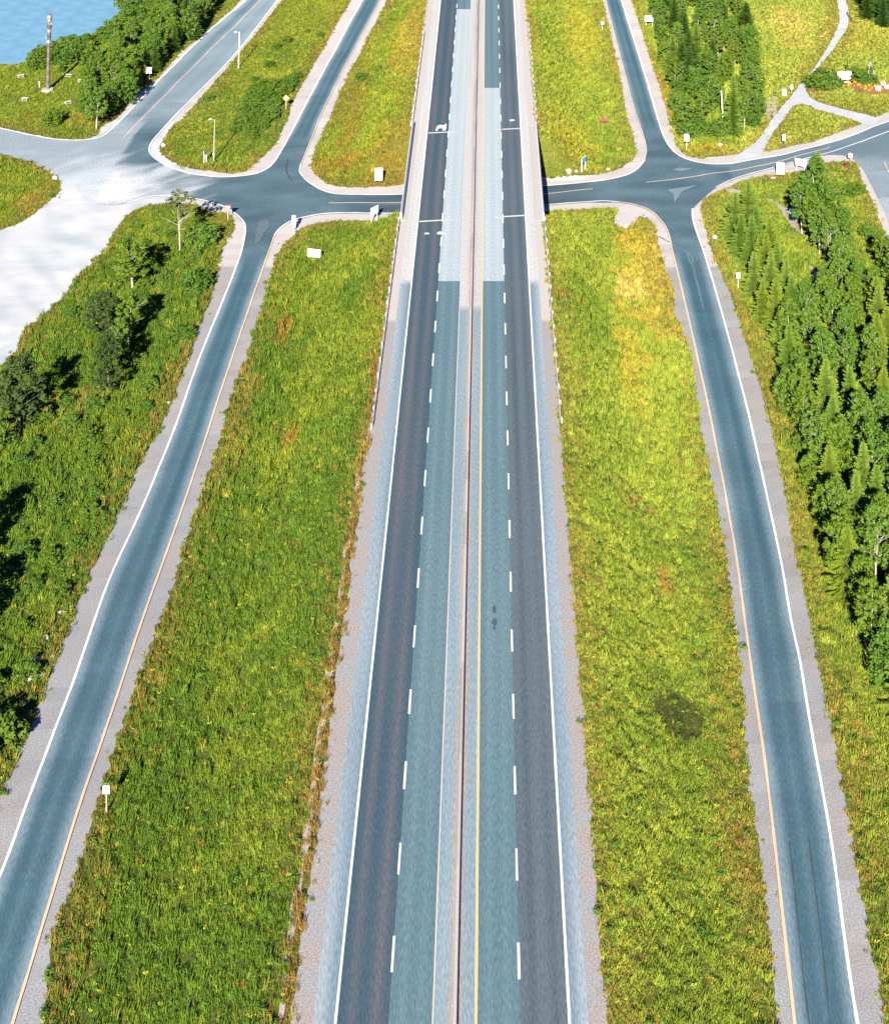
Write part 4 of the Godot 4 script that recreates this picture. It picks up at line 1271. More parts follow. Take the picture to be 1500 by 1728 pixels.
func build_grass() -> void:
	var r := RandomNumberGenerator.new()
	r.seed = 4
	var gm := vmat("grass", 0.85)
	gm.metallic_specular = 0.15
	var kinds := [tuft(r, 17, 0.32, 0.40, 0.045), tuft(r, 15, 0.27, 0.55, 0.04), tuft(r, 18, 0.40, 0.30, 0.05)]
	var tf := [[], [], []]
	var cs := [[], [], []]
	var weed_tf := []
	var weed_c := []
	var flower_tf := []
	var flower_c := []
	var d := 100.0
	while d < 440.0:
		var step := 0.33 if d < 190.0 else (0.44 if d < 290.0 else 0.60)
		var xl := -0.345 * d - 8.0
		var xr := 0.285 * d + 8.0
		var x := xl
		while x < xr:
			var p := Vector2(x + r.randf_range(-0.5, 0.5) * step, d + r.randf_range(-0.5, 0.5) * step)
			x += step
			if p.x > -14.7 and p.x < 8.7:
				continue
			var creep := false
			if not is_grass(p):
				if r.randf() > 0.16 or not is_grass(p + Vector2(r.randf_range(-0.9, 0.9), r.randf_range(-0.9, 0.9))): continue
				creep = true
			var g := grass_colour(p)
			var e := edge_dist(p)
			var fine := noise.get_noise_2d(p.x * 22.0, p.y * 22.0)
			var clump := noise_b.get_noise_2d(p.x * 17.0, p.y * 9.0)
			var sc := 1.0 + 0.4 * fine + 0.5 * clump
			if sc < 0.72 and p.y < 262.0 and r.randf() < 0.6: continue
			sc = clampf(sc, 0.45, 1.8)
			var tall := clampf(1.0 + (1.5 if p.x < -14.0 else 0.9) * clump + 0.6 * fine, 0.45, 1.9) if p.y < 262.0 else 0.9
			var park := p.x < -40.0 and p.y > 300.0
			if park or (p.x > 58.0 and p.y > 290.0): sc *= 0.6
			elif p.y > 262.0: sc *= 0.85
			var dry := 1.1 - 0.22 * e + 0.7 * noise.get_noise_2d(p.x * 3.0 + 40.0, p.y * 1.2)
			if p.x > -16.4 and p.x < 0.0 and p.y < 215.0:
				dry = 2.0
				g = Color(0.24, 0.14, 0.045)
			if r.randf() < dry and e < 5:
				g = g.lerp(Color(0.25, 0.18, 0.045), r.randf_range(0.35, 0.9))
				sc *= 0.85
			if creep: sc = minf(sc, 0.7)
			var t := r.randf()
			if t < 0.06: g = g.lerp(Color(0.40, 0.37, 0.05), 0.45)
			elif t < 0.24: g = g.lerp(Color(0.06, 0.12, 0.016), 0.5)
			elif t < 0.244: g = g.lerp(Color(0.42, 0.15, 0.05), 0.5)
			var v := r.randf_range(0.8, 1.2)
			g = Color(g.r * v, g.g * v, g.b * v)
			var k := r.randi() % 3
			var dn: Vector2 = p - blobs[11][0]
			if Vector2(dn.x / 2.5, dn.y / 3.3).length() + 0.3 * fine < 1.0: sc = 0.5
			var bs := Basis(Vector3.UP, r.randf() * TAU).scaled(Vector3(sc, sc * tall * r.randf_range(0.75, 1.3), sc) * (step / 0.40))
			var o := ground3(p)
			tf[k].append(Transform3D(bs, o))
			cs[k].append(g)
			if not park and r.randf() < (0.055 if fine > 0.1 else 0.008) * (2.6 if p.x < -36.0 and p.y < 262.0 else 1.0):
				weed_tf.append(Transform3D(Basis(Vector3.UP, r.randf() * TAU).scaled(Vector3.ONE * r.randf_range(0.5, 1.25)), o))
				weed_c.append(Color(0.045, 0.11, 0.016).lerp(Color(0.11, 0.19, 0.03), r.randf()))
			if p.y < 262.0 and r.randf() < 0.016 + 0.05 * maxf(0.0, noise.get_noise_2d(p.x * 5.0 + 90.0, p.y * 5.0)):
				flower_tf.append(Transform3D(Basis(Vector3.UP, r.randf() * TAU).scaled(Vector3.ONE * r.randf_range(0.6, 1.2)), o + Vector3(0, 0.18, 0)))
				flower_c.append(Color(0.46, 0.40, 0.04).lerp(Color(0.38, 0.38, 0.05), r.randf()))
		d += step
	var names := ["meadow_grass", "tall_grass", "matted_grass"]
	var texts := ["yellow green meadow grass on the road banks", "taller blades of grass over the road banks", "low matted grass between the roads"]
	var total := 0
	for k in 3:
		total += tf[k].size()
		multi(names[k], texts[k], kinds[k], gm, tf[k], cs[k], "grass")
	var wm := MB.new()
	for k in 46:
		var dir := Vector3(r.randfn(), absf(r.randfn()) * 0.7, r.randfn()).normalized()
		var t := r.randf_range(0.7, 1.3)
		wm.col = Color(t, t, t)
		wm.leaf(dir * 0.42 * pow(r.randf(), 0.5) + Vector3(0, 0.18, 0), (dir + Vector3(0, 0.5, 0)).normalized(), 0.11, r)
	multi("weeds", "dark leafy weeds dotted through the grass", wm.mesh(), gm, weed_tf, weed_c, "weeds")
	var fm := MB.new()
	for k in 12:
		fm.leaf(Vector3(r.randf_range(-0.2, 0.2), r.randf_range(0.1, 0.3), r.randf_range(-0.2, 0.2)), Vector3(r.randfn() * 0.5, 1, r.randfn() * 0.5 + 0.6).normalized(), 0.07, r)
	multi("wild_flowers", "yellow goldenrod heads among the grass", fm.mesh(), gm, flower_tf, flower_c, "flowers")
	print("grass ", total, " weeds ", weed_tf.size(), " flowers ", flower_tf.size(), " ", Time.get_ticks_msec())

# ------------------------------------------------------------------ signs
func post_mesh(h: float, r: float) -> ArrayMesh:
	var mb := MB.new()
	mb.tube([Vector3(0, -0.2, 0), Vector3(0, h, 0)], [r, r], 8)
	return mb.mesh()

func plate(pts: Array, thick: float) -> ArrayMesh:
	# flat plate facing +z, outline in x,y
	var mb := MB.new()
	var p := PackedVector2Array(pts)
	var ids := Geometry2D.triangulate_polygon(p)
	var t := thick / 2.0
	for q in range(0, ids.size(), 3):
		var a := p[ids[q]]
		var b := p[ids[q + 1]]
		var c := p[ids[q + 2]]
		var ccw := (b - a).cross(c - a) > 0.0
		for s in [1.0, -1.0]:
			var flip: bool = ccw == (s > 0.0)
			var m := c if flip else b
			var e2 := b if flip else c
			mb.v.append_array(PackedVector3Array([Vector3(a.x, a.y, t * s), Vector3(m.x, m.y, t * s), Vector3(e2.x, e2.y, t * s)]))
			for e in 3:
				mb.n.push_back(Vector3(0, 0, s)); mb.c.push_back(Color.WHITE)
	for k in p.size():
		var a := p[k]
		var b := p[(k + 1) % p.size()]
		mb.quad(Vector3(a.x, a.y, t), Vector3(a.x, a.y, -t), Vector3(b.x, b.y, -t), Vector3(b.x, b.y, t))
	return mb.mesh()

func rect(w: float, h: float, cut := 0.04) -> Array:
	var x := w / 2.0
	var y := h / 2.0
	return [Vector2(-x + cut, -y), Vector2(x - cut, -y), Vector2(x, -y + cut), Vector2(x, y - cut), Vector2(x - cut, y), Vector2(-x + cut, y), Vector2(-x, y - cut), Vector2(-x, -y + cut)]

func board_sign(called: String, label: String, px: float, py: float, w: float, h: float, clear: float, turn: float, posts: int, face: Material, post: Material, tilt := 0.0) -> Node3D:
	var o := thing(called, label, "sign", spot(px, py), turn)
	for k in posts:
		var x := 0.0 if posts == 1 else lerpf(-w * 0.36, w * 0.36, float(k) / (posts - 1))
		part(o, "post", box_mesh(Vector3(0.11, clear + h * 0.85 + 0.2, 0.11), 0.01), post, Vector3(x, -0.2, -0.075))
	var b := part(o, "panel", plate(rect(w, h), 0.04), face, Vector3(0, clear + h / 2.0, 0))
	b.rotation.x = tilt
	var fr := MB.new()
	for s in [-1.0, 1.0]:
		fr.box(Vector3(-w / 2 + 0.06, s * h * 0.28 - 0.03, -0.06), Vector3(w / 2 - 0.06, s * h * 0.28 + 0.03, -0.022))
	part(b, "brace", fr.mesh(), post)
	return o

func build_signs() -> void:
	var white := pmat("sign_white", lin(0.80, 0.80, 0.80), 0.5)
	var back := pmat("sign_back", lin(0.60, 0.61, 0.62), 0.5, 0.2)
	var wood := pmat("sign_wood", lin(0.58, 0.48, 0.38), 0.9, 0.0, noise_tex(0.05, 0.7, 1.0, 70, 128), 1.0)
	var pale := pmat("sign_post", lin(0.70, 0.68, 0.66), 0.7)
	var red := pmat("sign_red", lin(0.45, 0.05, 0.04), 0.6)
	var brown := pmat("red_wood", lin(0.22, 0.06, 0.04), 0.85, 0.0, noise_tex(0.05, 0.6, 1.0, 71, 128), 1.0)
	var blue := pmat("sign_blue", lin(0.05, 0.26, 0.42), 0.5)
	var navy := pmat("sign_navy", lin(0.03, 0.05, 0.12), 0.5)
	var yellow := pmat("sign_orange", lin(0.72, 0.38, 0.05), 0.5)
	var lightf := pmat("sign_cream", lin(0.80, 0.70, 0.45), 0.5)
	var dark := pmat("sign_mark", lin(0.08, 0.09, 0.1), 0.6)
	# two-panel marker beside the near left ramp
	var o := thing("marker_sign", "white sign of two narrow plates on wooden post beside near ramp", "sign", spot(180, 1378))
	part(o, "post", box_mesh(Vector3(0.12, 2.7, 0.12), 0.01), wood, Vector3(0, -0.2, -0.07))
	for s in [-1.0, 1.0]:
		part(o, "panel", plate(rect(0.31, 0.78, 0.05), 0.03), white, Vector3(s * 0.17, 2.55, 0.02))
	# yield sign
	o = thing("yield_sign", "red edged yield sign on the corner of the near left ramp", "sign", spot(385, 372))
	part(o, "post", post_mesh(2.4, 0.05), pale)
	part(o, "red_border", plate([Vector2(-0.62, 0.45), Vector2(-0.55, 0.54), Vector2(0.55, 0.54), Vector2(0.62, 0.45), Vector2(0.06, -0.56), Vector2(-0.06, -0.56)], 0.03), red, Vector3(0, 2.25, 0.07))
	part(o, "white_face", plate([Vector2(-0.44, 0.36), Vector2(0.44, 0.36), Vector2(0.0, -0.40)], 0.012), white, Vector3(0, 2.25, 0.095))
	# tall marker at the ramp gore
	o = thing("marker_sign", "tall narrow white sign of three plates at the ramp gore", "sign", spot(496, 391))
	part(o, "post", post_mesh(2.9, 0.05), pale)
	part(o, "panel", plate(rect(0.62, 0.95), 0.03), white, Vector3(0, 1.2, 0.06))
	part(o, "panel", plate(rect(0.78, 0.55), 0.03), white, Vector3(0.03, 2.0, 0.06))
	part(o, "panel", plate(rect(0.60, 0.62), 0.03), white, Vector3(0, 2.62, 0.06))
	board_sign("road_sign", "white board seen aslant on two posts beside the crossroad by the bridge", 632, 376, 1.9, 1.35, 1.55, 0.85, 2, white, pale)
	o = board_sign("info_board", "low white board with a small dark mark on the near left grass", 530, 441, 2.35, 1.3, 0.75, -0.25, 2, white, wood, -0.1)
	part(o.get_node("panel"), "dark_mark", plate(rect(0.42, 0.2), 0.01), dark, Vector3(0.75, -0.05, 0.028))
	o = board_sign("info_board", "tall blank white board on brown grass beside the bridge", 639, 311, 1.5, 2.35, 0.75, 0.06, 2, white, brown)
	o = thing("fallen_plank", "weathered red plank lying by the tall blank board", "plank", spot(624, 310), 0.15)
	part(o, "board", box_mesh(Vector3(1.5, 0.12, 0.3), 0.02), brown)
	part(o, "cleat", box_mesh(Vector3(0.1, 0.06, 0.26), 0.01), brown, Vector3(0.4, 0.12, 0))
	# orange warning sign
	o = thing("warning_sign", "pale yellow diamond sign with orange edge beside the far ramp", "sign", spot(483, 185))
	part(o, "post", post_mesh(2.6, 0.05), pale)
	part(o, "orange_edge", plate([Vector2(-0.72, 0), Vector2(0, -0.72), Vector2(0.72, 0), Vector2(0, 0.72)], 0.03), yellow, Vector3(0, 2.5, 0.06))
	part(o, "face", plate([Vector2(-0.5, 0), Vector2(0, -0.5), Vector2(0.5, 0), Vector2(0, 0.5)], 0.012), lightf, Vector3(0, 2.5, 0.085))
	# stacked plates in the wood edge
	o = thing("road_sign", "two white plates stacked on a post at the wood's edge", "sign", spot(253, 136))
	part(o, "post", post_mesh(2.9, 0.05), pale)
	part(o, "panel", plate(rect(1.4, 0.55), 0.03), white, Vector3(-0.2, 2.75, 0.06))
	part(o, "panel", plate(rect(1.3, 0.62), 0.03), white, Vector3(-0.2, 1.95, 0.06))
	part(o, "base_block", box_mesh(Vector3(0.5, 0.35, 0.4), 0.04), brown)
	board_sign("info_board", "wide white board on two pale posts before the grove", 1095, 45, 2.25, 1.5, 1.25, 0.08, 2, white, pale)
	o = board_sign("road_sign", "small white plate with red top on a post by the far ramp", 1016, 51, 0.75, 0.85, 1.35, 0.0, 1, white, pale)
	part(o.get_node("panel"), "red_top", plate(rect(0.3, 0.4), 0.03), red, Vector3(0.1, 0.62, 0))
	o = board_sign("road_sign", "white plate on a thin post before the grove corner", 1158, 254, 0.95, 1.45, 1.85, -0.1, 1, white, pale)
	# blue sign on two posts
	o = thing("blue_sign", "blue panel between two white posts on the right lawn corner", "sign", spot(985, 289), 0.95)
	for s in [-0.62, 0.62]:
		part(o, "post", box_mesh(Vector3(0.16, 2.75, 0.16), 0.01), white, Vector3(s, -0.2, -0.06))
	part(o, "panel", plate(rect(1.35, 0.95), 0.04), blue, Vector3(0, 2.25, 0.05))
	part(o, "panel_rim", plate(rect(1.35, 0.12), 0.05), white, Vector3(0, 2.8, 0.05))
	board_sign("info_board", "large blank white board on dark posts south of the crossroad", 1316, 301, 1.45, 2.3, 0.75, -0.08, 2, white, brown)
	board_sign("road_sign", "white pointed board seen aslant beside the tall spruce", 1350, 287, 2.2, 1.35, 0.8, -0.5, 2, white, pale)
	o = board_sign("road_sign", "white plate with a reddish top at the side road corner", 1434, 275, 0.85, 0.85, 1.0, -0.2, 1, white, wood)
	part(o.get_node("panel"), "red_top", plate(rect(0.5, 0.2), 0.03), red, Vector3(0, 0.54, 0))
	o = thing("red_box", "brownish red wooden box at the side road corner", "box", spot(1428, 283), 0.2)
	part(o, "body", box_mesh(Vector3(0.85, 0.75, 0.6), 0.03), brown)
	part(o, "lid", box_mesh(Vector3(0.95, 0.08, 0.7), 0.02), brown, Vector3(0, 0.75, 0))
	o = board_sign("road_sign", "white plate on a thick pale post before the young spruces", 1245, 486, 0.62, 0.95, 1.55, 0.0, 1, white, white)
	o = thing("road_sign", "small dark blue plate between two white posts on the grass wedge", "sign", spot(346, 276))
	part(o, "post", box_mesh(Vector3(0.16, 2.6, 0.16), 0.01), pale, Vector3(-0.15, -0.2, 0))
	part(o, "post", box_mesh(Vector3(0.14, 1.9, 0.14), 0.01), pale, Vector3(0.22, -0.2, -0.5))
	part(o, "panel", plate(rect(0.42, 0.85), 0.03), navy, Vector3(0.08, 2.3, 0.09))
	o = board_sign("road_sign", "small white sign with red top on a dark post, triangular lawn", 1322, 246, 0.62, 1.25, 1.0, 0.1, 1, white, navy)
	part(o.get_node("panel"), "red_top", plate(rect(0.4, 0.32), 0.03), red, Vector3(0, 0.8, 0))
	o = board_sign("road_sign", "narrow white sign on dark post left of the path", 1335, 158, 0.6, 0.95, 0.95, 0.1, 1, white, wood)
	o = thing("utility_box", "white utility cabinet on the meadow beside the path", "cabinet", spot(1322, 161), 0.1)
	part(o, "body", box_mesh(Vector3(0.95, 1.3, 0.6), 0.04), white)
	part(o, "lid", box_mesh(Vector3(1.05, 0.08, 0.7), 0.02), back, Vector3(0, 1.3, 0))
	part(o, "door", plate(rect(0.75, 1.0), 0.02), white, Vector3(0, 0.62, 0.312))
	o = thing("wooden_trough", "low reddish wooden trough under the large blank board", "trough", spot(1303, 304), 0.12)
	part(o, "base", box_mesh(Vector3(1.8, 0.12, 0.5)), brown)
	for s in [-0.22, 0.22]:
		part(o, "side_board", box_mesh(Vector3(1.8, 0.35, 0.06), 0.01), brown, Vector3(0, 0.1, s))
	for s in [-0.87, 0.87]:
		part(o, "end_board", box_mesh(Vector3(0.06, 0.33, 0.38), 0.01), brown, Vector3(s, 0.1, 0))
	part(o, "pale_rim", box_mesh(Vector3(0.9, 0.05, 0.52), 0.01), lightf, Vector3(0.1, 0.46, 0))
	# red slatted bench on the right lawn
	o = thing("bench", "red slatted wooden bench facing the ramp on the lawn", "bench", spot(1019, 208), 0.0)
	var slat_mat := pmat("bench_red", lin(0.36, 0.11, 0.09), 0.85, 0.0, noise_tex(0.05, 0.7, 1.0, 73, 128), 1.0)
	for k in 3:
		part(o, "seat_slat", box_mesh(Vector3(1.9, 0.05, 0.16), 0.01), slat_mat, Vector3(0, 0.45, 0.02 + 0.19 * k))
	for k in 3:
		var sl := part(o, "back_slat", box_mesh(Vector3(1.9, 0.17, 0.05), 0.01), slat_mat, Vector3(0, 0.52 + 0.21 * k, -0.12 - 0.05 * k))
		sl.rotation.x = -0.2
	for s in [-0.75, 0.75]:
		part(o, "leg", box_mesh(Vector3(0.08, 0.45, 0.45)), brown, Vector3(s, 0, 0.2))
		var bs := part(o, "back_support", box_mesh(Vector3(0.08, 0.75, 0.07)), brown, Vector3(s, 0.42, -0.13))
		bs.rotation.x = -0.2
	# lamp posts
	street_lamp("wooden lamp post with short arm near the blue plate on the wedge", 361, 274, 8.5, wood, white)
	street_lamp("thin pale lamp post at the edge of the diagonal road", 403, 115, 8.4, pale, white)
	o = thing("wooden_pole", "bare white pole standing before the grove's trees", "pole", spot(1219.5, 208))
	var mb := MB.new()
	mb.tube([Vector3(0, -0.2, 0), Vector3(-0.16, 3.4, 0), Vector3(-0.36, 6.8, 0)], [0.17, 0.15, 0.12], 8)
	part(o, "shaft", mb.mesh(), pale)
	part(o, "cap", box_mesh(Vector3(0.28, 0.08, 0.28), 0.02), pale, Vector3(-0.36, 6.78, 0))
	o = thing("wooden_post", "thin yellowish stake at the grove's front corner", "post", spot(1255.5, 216))
	part(o, "shaft", box_mesh(Vector3(0.16, 2.2, 0.16), 0.03), wood, Vector3(0, -0.2, 0))
	part(o, "band", box_mesh(Vector3(0.19, 0.15, 0.19), 0.01), lightf, Vector3(0, 1.6, 0))
	# post and beam fence end beside the path
	o = thing("path_fence", "short dark wooden fence beside the top of the path", "fence", spot(1436, 38))
	for k in 3:
		part(o, "post", box_mesh(Vector3(0.16, 1.35, 0.16), 0.02), brown, Vector3(0.25 * k * 0.3, -0.2, -2.6 * k))
	for y in [0.45, 0.9]:
		part(o, "beam", box_mesh(Vector3(0.07, 0.14, 5.4), 0.01), brown, Vector3(0.09, y, -2.6))

func street_lamp(label: String, px: float, py: float, h: float, post: Material, head: Material) -> void:
	var o := thing("street_lamp", label, "lamp post", spot(px, py))
	var mb := MB.new()
	mb.tube([Vector3(0, -0.2, 0), Vector3(0.1, h * 0.5, 0), Vector3(0.22, h, 0)], [0.15, 0.12, 0.09], 8)
	part(o, "shaft", mb.mesh(), post)
	var arm := MB.new()
	arm.tube([Vector3(0.2, h - 0.4, 0), Vector3(-0.1, h - 0.1, 0.1), Vector3(-0.5, h, 0.2)], [0.035, 0.035, 0.03], 6)
	part(o, "arm", arm.mesh(), post)
	var hd := MB.new()
	hd.tube([Vector3(-0.4, h + 0.02, 0.16), Vector3(-0.6, h + 0.06, 0.24), Vector3(-0.95, h, 0.4)], [0.07, 0.17, 0.08], 8)
	part(o, "lamp_head", hd.mesh(), head)
	part(o, "meter_box", box_mesh(Vector3(0.26, 0.42, 0.2), 0.02), head, Vector3(0.02, 1.5, 0.16))

# ------------------------------------------------------------------ lawn with the tall mast
func build_park() -> void:
	var stone := pmat("pale_stone", lin(0.66, 0.62, 0.60), 0.9, 0.0, noise_tex(0.05, 0.75, 1.0, 80, 128), 0.8)
	var rust := pmat("mast_skin", lin(0.30, 0.25, 0.245), 0.6, 0.2, noise_tex(0.015, 0.55, 1.0, 81, 256), 0.5)
	var metal := pmat("mast_metal", lin(0.32, 0.32, 0.30), 0.5, 0.2)
	var darkm := pmat("mast_dark", lin(0.10, 0.11, 0.12), 0.6, 0.2)
	var bench := pmat("table_wood", lin(0.50, 0.45, 0.41), 0.85)
	var o := thing("antenna_mast", "tall tubular antenna mast on round concrete base, lakeside lawn", "mast", spot(81, 153))
	var b := MB.new()
	b.tube([Vector3(0, -0.2, 0), Vector3(0, 0.32, 0), Vector3(0, 0.42, 0)], [1.35, 1.35, 1.2], 20)
	part(o, "base", b.mesh(), pmat("mast_base", lin(0.44, 0.40, 0.39), 0.9))
	var s := MB.new()
	s.tube([Vector3(0, 0.4, 0), Vector3(0.1, 5, 0), Vector3(0.25, 11.0, 0)], [0.40, 0.36, 0.34], 14)
	part(o, "shaft", s.mesh(), rust)
	var y := 10.6
	var k := 0
	while y < 16.8:
		var ring := MB.new()
		var rr := 0.45 + 0.05 * sin(k * 2.1)
		var x := 0.24 + (y - 10.6) * 0.03
		ring.tube([Vector3(x, y, 0), Vector3(x + 0.01, y + 0.1, 0), Vector3(x + 0.02, y + 0.62, 0), Vector3(x + 0.02, y + 0.72, 0)], [rr * 0.75, rr, rr, rr * 0.75], 12)
		part(o, "sleeve_ring", ring.mesh(), [metal, darkm, rust][k % 3] if y < 15.6 else metal)
		for q in 3:
			var a := q * TAU / 3.0 + k * 0.9
			part(o, "antenna_panel", box_mesh(Vector3(0.2, 0.6, 0.12), 0.02), [darkm, metal][q % 2], Vector3(x + cos(a) * (rr + 0.06), y + 0.06, sin(a) * (rr + 0.06)))
		y += 0.78
		k += 1
	var sp := MB.new()
	for q in 5:
		var a := q * TAU / 5.0
		sp.tube([Vector3(0.42, 16.7, 0), Vector3(0.42 + cos(a) * 0.5, 17.2, sin(a) * 0.5), Vector3(0.42 + cos(a) * 0.9, 17.5, sin(a) * 0.9)], [0.03, 0.025, 0.02], 5)
	part(o, "whip_antennas", sp.mesh(), darkm)
	# picnic tables
	for q in [[36, 131, 0.3, "pale picnic table furthest from the mast, toward the shore"], [117, 130, -0.2, "pale picnic table touched by the mast's shadow"], [138, 139, 0.05, "pale picnic table against the wood"], [43, 170, -0.2, "pale picnic table in front of the mast"], [115, 176, 0.7, "pale picnic table turned aslant near the round bush"]]:
		var t := thing("picnic_table", q[3], "table", spot(q[0], q[1]), q[2], "picnic tables on the lakeside lawn")
		t.scale = Vector3.ONE * 0.82
		for e in 4:
			part(t, "top_plank", box_mesh(Vector3(1.8, 0.05, 0.18), 0.01), bench, Vector3(0, 0.72, -0.3 + 0.2 * e))
		for e in [-0.72, 0.72]:
			part(t, "bench_plank", box_mesh(Vector3(1.8, 0.05, 0.28), 0.01), bench, Vector3(0, 0.42, e))
		for e in [-0.6, 0.6]:
			var leg := MB.new()
			leg.tube([Vector3(0, 0, -0.62), Vector3(0, 0.72, -0.12)], [0.06, 0.06], 5)
			leg.tube([Vector3(0, 0, 0.62), Vector3(0, 0.72, 0.12)], [0.06, 0.06], 5)
			leg.box(Vector3(-0.04, 0.34, -0.8), Vector3(0.04, 0.42, 0.8))
			part(t, "leg_frame", leg.mesh(), bench, Vector3(e, 0, 0))
	o = thing("water_post", "short pale post standing beside the mast base", "post", spot(67.5, 148))
	part(o, "shaft", box_mesh(Vector3(0.24, 1.3, 0.24), 0.03), bench, Vector3(0, -0.1, 0))
	part(o, "head", box_mesh(Vector3(0.42, 0.24, 0.34), 0.05), bench, Vector3(-0.06, 1.15, 0))
	tree("bush", "sapling", "small pale leafed sapling on the lawn near the mast", "tree", spot(104, 122), 1.9, "", 0.6, 3)

# ------------------------------------------------------------------ flower garden with welcome board
func build_garden() -> void:
	var white: Material = mats["sign_white"]
	var brown: Material = mats["red_wood"]
	var mulch := vmat("mulch", 0.95, noise_tex(0.15, 0.6, 1.0, 90, 128), 0.8)
	var bed := sheet(bed_poly, 0.05, func(p: Vector2) -> Color: return Color(0.50, 0.20, 0.12).lerp(Color(0.42, 0.26, 0.12), 0.5 + nz(p.x * 9.0, p.y * 9.0) * 0.5), 0.8)
	structure("flower_bed", "reddish mulch of the flower bed below the welcome board", bed, mulch)
	var o := thing("welcome_board", "large white board on red timber posts above orange flowers", "sign", spot(1424, 141), 0.02)
	for x in [-0.95, 0.95]:
		part(o, "post", box_mesh(Vector3(0.24, 3.0, 0.24), 0.03), brown, Vector3(x, -0.2, -0.14))
	part(o, "panel", plate([Vector2(-1.55, -0.85), Vector2(-1.4, -0.95), Vector2(1.4, -0.95), Vector2(1.55, -0.85), Vector2(1.55, 0.85), Vector2(0.9, 1.02), Vector2(0.2, 0.9), Vector2(-0.6, 0.86), Vector2(-1.55, 0.8)], 0.08), white, Vector3(0, 1.85, 0.06))
	var mk := MB.new()
	mk.tube([Vector3(0, 0, 0), Vector3(0.2, 0.16, 0), Vector3(0.42, 0.14, 0), Vector3(0.4, 0.02, 0)], [0.05, 0.05, 0.04, 0.03], 5)
	part(o.get_node("panel"), "dark_emblem", mk.mesh(), mats["sign_mark"], Vector3(0.62, 0.28, 0.06))
	part(o, "planter", box_mesh(Vector3(2.2, 0.45, 0.5), 0.04), brown, Vector3(0, 0, 0.5))
	part(o, "planter_rim", box_mesh(Vector3(2.3, 0.08, 0.6), 0.02), white, Vector3(0, 0.45, 0.5))
	# flowers: one clump each
	var r := RandomNumberGenerator.new()
	r.seed = 31
	var cl := []
	for k in 3:
		var mb := MB.new()
		var c: Color = [Color(0.75, 0.38, 0.03), Color(0.80, 0.52, 0.05), Color(0.72, 0.27, 0.06)][k]
		for e in 60:
			var dir := Vector3(r.randfn(), absf(r.randfn()), r.randfn()).normalized()
			mb.col = c.lerp(Color(0.12, 0.2, 0.03), 0.0 if r.randf() < 0.72 else 0.8)
			mb.leaf(dir * 0.5 * pow(r.randf(), 0.4) + Vector3(0, 0.12, 0), (dir + Vector3(0, 0.6, 0.4)).normalized(), 0.12, r)
		cl.append(mb.mesh())
	bare.clear()
	for p in scatter([[1442, 138], [1480, 145], [1492, 152], [1465, 154], [1444, 147], [1412, 146], [1410, 139]], 0.95, 33):
		var f := thing("flower_clump", "orange flower clump in the bed below the welcome board", "flowers", p, r.randf() * TAU, "orange flowers of the welcome bed")
		f.scale = Vector3.ONE * r.randf_range(0.8, 1.3)
		part(f, "blossoms", cl[r.randi() % 3], mats["grass"])
		var st := MB.new()
		for e in 4: st.tube([Vector3(0, -0.05, 0), Vector3(r.randf_range(-0.2, 0.2), 0.3, r.randf_range(-0.2, 0.2))], [0.02, 0.01], 4)
		part(f, "stems", st.mesh(), pmat("stem_green", lin(0.08, 0.15, 0.03), 0.9))
	# clipped dark hedges
	for q in [[1378, 148, 3.2, 1.5], [1392, 147, 3.6, 1.4], [1405, 143, 2.8, 1.2], [1385, 143, 3.4, 1.3]]:
		tree("bush", "hedge_bush", "dark dense bush where the path forks", "bush", spot(q[0], q[1]), q[2], "dark bushes at the path fork", q[3])
	for q in [[1443, 138, 3.0], [1452, 138, 2.6], [1460, 141, 2.2], [1470, 141, 2.0]]:
		tree("bush", "hedge_bush", "green bush right behind the orange flowers", "bush", spot(q[0], q[1]), q[2], "bushes behind the orange flowers", 1.2)
	tree("spruce", "spruce_tree", "tiny dark spruce behind the welcome board's left post", "tree", spot(1407, 130), 3.4, "", 0.7, 1)
	tree("spruce", "spruce_tree", "tiny dark spruce behind the welcome board's right end", "tree", spot(1429, 122), 3.0, "", 0.8, 3)
	# pyramid frame
	o = thing("pyramid_frame", "small pale pyramid frame of poles behind the flower bed", "frame", spot(1468, 126))
	var pole := MB.new()
	pole.tube([Vector3(0, 0, 0), Vector3(0, 3.0, 0)], [0.09, 0.06], 6)
	for k in 4:
		var a := k * PI / 2.0 + PI / 4.0
		var q := part(o, "pole", tube_mesh(Vector3(cos(a) * 1.15, -0.1, sin(a) * 1.15), Vector3(cos(a) * 0.04, 2.9, sin(a) * 0.04), 0.1), bench_pale())
	part(o, "ring", tube_ring(0.85, 0.5, 0.05), bench_pale())
	tree("bush", "bush", "bluish shrub growing inside the pyramid frame", "bush", spot(1468, 126), 2.0, "", 0.7, 0)
	# white planter boxes
	for q in [[1481, 152, 1.0, "white planter box on the red mulch"], [1489, 143, 0.8, "white planter box behind the first on the mulch"], [1496, 149, 0.9, "white planter box at the bed's outer end"]]:
		var t := thing("planter_box", q[3], "planter", spot(q[0], q[1]), r.randf_range(-0.4, 0.4))
		part(t, "box", box_mesh(Vector3(1.15, 0.75, 0.85) * q[2], 0.05), white)
		part(t, "rim", box_mesh(Vector3(1.25, 0.1, 0.95) * q[2], 0.03), white, Vector3(0, 0.75 * q[2], 0))
		part(t, "flowers", cl[2], mats["grass"], Vector3(0, 0.8 * q[2], 0))

func bench_pale() -> Material:
	return pmat("pale_pole", lin(0.42, 0.38, 0.39), 0.8)

func tube_mesh(a: Vector3, b: Vector3, r: float) -> ArrayMesh:
	var mb := MB.new()
	mb.tube([a, b], [r, r * 0.7], 6)
	return mb.mesh()

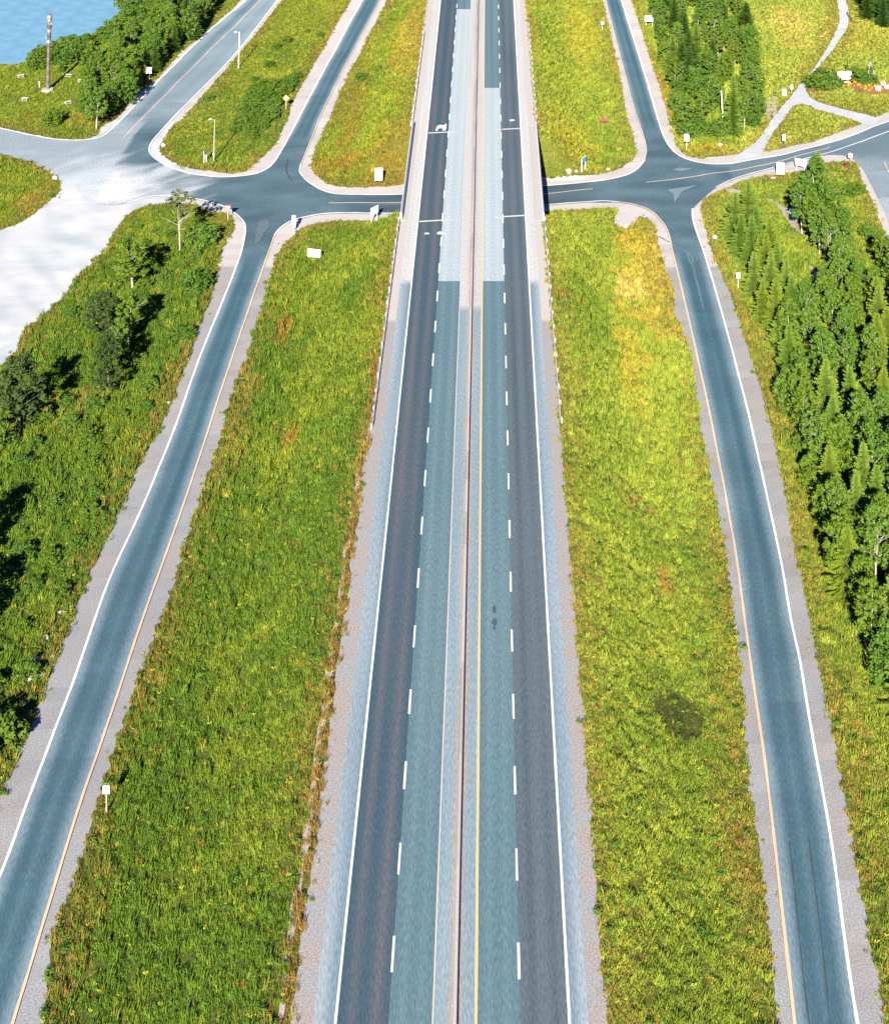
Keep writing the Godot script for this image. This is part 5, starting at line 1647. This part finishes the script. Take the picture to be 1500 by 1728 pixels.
func tube_ring(rad: float, y: float, r: float) -> ArrayMesh:
	var mb := MB.new()
	var p := []
	var q := []
	for k in 5:
		var a := k * PI / 2.0 + PI / 4.0
		p.append(Vector3(cos(a) * rad, y, sin(a) * rad))
		q.append(r)
	mb.tube(p, q, 6)
	return mb.mesh()

# ------------------------------------------------------------------ rocks
func rock_mesh(r: RandomNumberGenerator) -> ArrayMesh:
	var mb := MB.new()
	var fn := FastNoiseLite.new()
	fn.seed = r.randi()
	fn.frequency = 0.9
	var g := []
	for j in 6:
		var row := []
		for i in 9:
			var th := PI * j / 5.0
			var ph := TAU * (i % 8) / 8.0
			var d := Vector3(sin(th) * cos(ph), cos(th) * 0.75, sin(th) * sin(ph))
			row.append(d * (0.5 + 0.22 * fn.get_noise_3dv(d * 1.6)) + Vector3(0, 0.2, 0))
		g.append(row)
	for j in 5:
		for i in 8:
			mb.quad(g[j][i], g[j + 1][i], g[j + 1][i + 1], g[j][i + 1])
	return mb.mesh()

func build_rocks() -> void:
	var r := RandomNumberGenerator.new()
	r.seed = 77
	var stone: Material = mats["pale_stone"]
	var rm := []
	for k in 5: rm.append(rock_mesh(r))
	for q in [[276, 247, 1.0, "white boulder at the tip of the grass wedge by the junction"], [93, 302, 1.1, "pale boulder on the gravel lot's grassy corner"], [960, 291, 1.2, "large pale boulder beside the blue sign's posts"], [972, 290, 0.7, "smaller pale rock right of the large boulder"], [1026, 287, 0.8, "pale rock at the lawn's gravel corner"], [1215, 246, 0.95, "pale rock in the grass before the grove"], [1055, 384, 1.0, "pink stone at the edge of the washed gravel"], [1386, 62, 0.5, "small pale stone on the far meadow"], [1205, 402, 0.9, "flat pale stone on the verge before the spruces"]]:
		var o := thing("boulder", q[3], "rock", spot(q[0], q[1]), r.randf() * TAU)
		o.scale = Vector3.ONE * q[2]
		part(o, "stone", rm[r.randi() % 5], stone)
	for q in [[102, 1035, 0.5], [78, 1078, 0.75], [62, 1115, 0.75], [50, 1148, 0.7], [41, 1190, 0.5], [38, 1246, 0.4], [120, 1025, 0.45], [100, 1075, 0.5], [88, 1110, 0.45], [70, 1140, 0.5], [262, 702, 0.4], [252, 735, 0.45], [285, 680, 0.4]]:
		var o := thing("verge_stone", "pale stone lying along the rocky verge of the near left ramp", "rock", spot(q[0], q[1]), r.randf() * TAU, "stones along the rocky verge")
		o.scale = Vector3.ONE * q[2]
		part(o, "stone", rm[r.randi() % 5], stone)
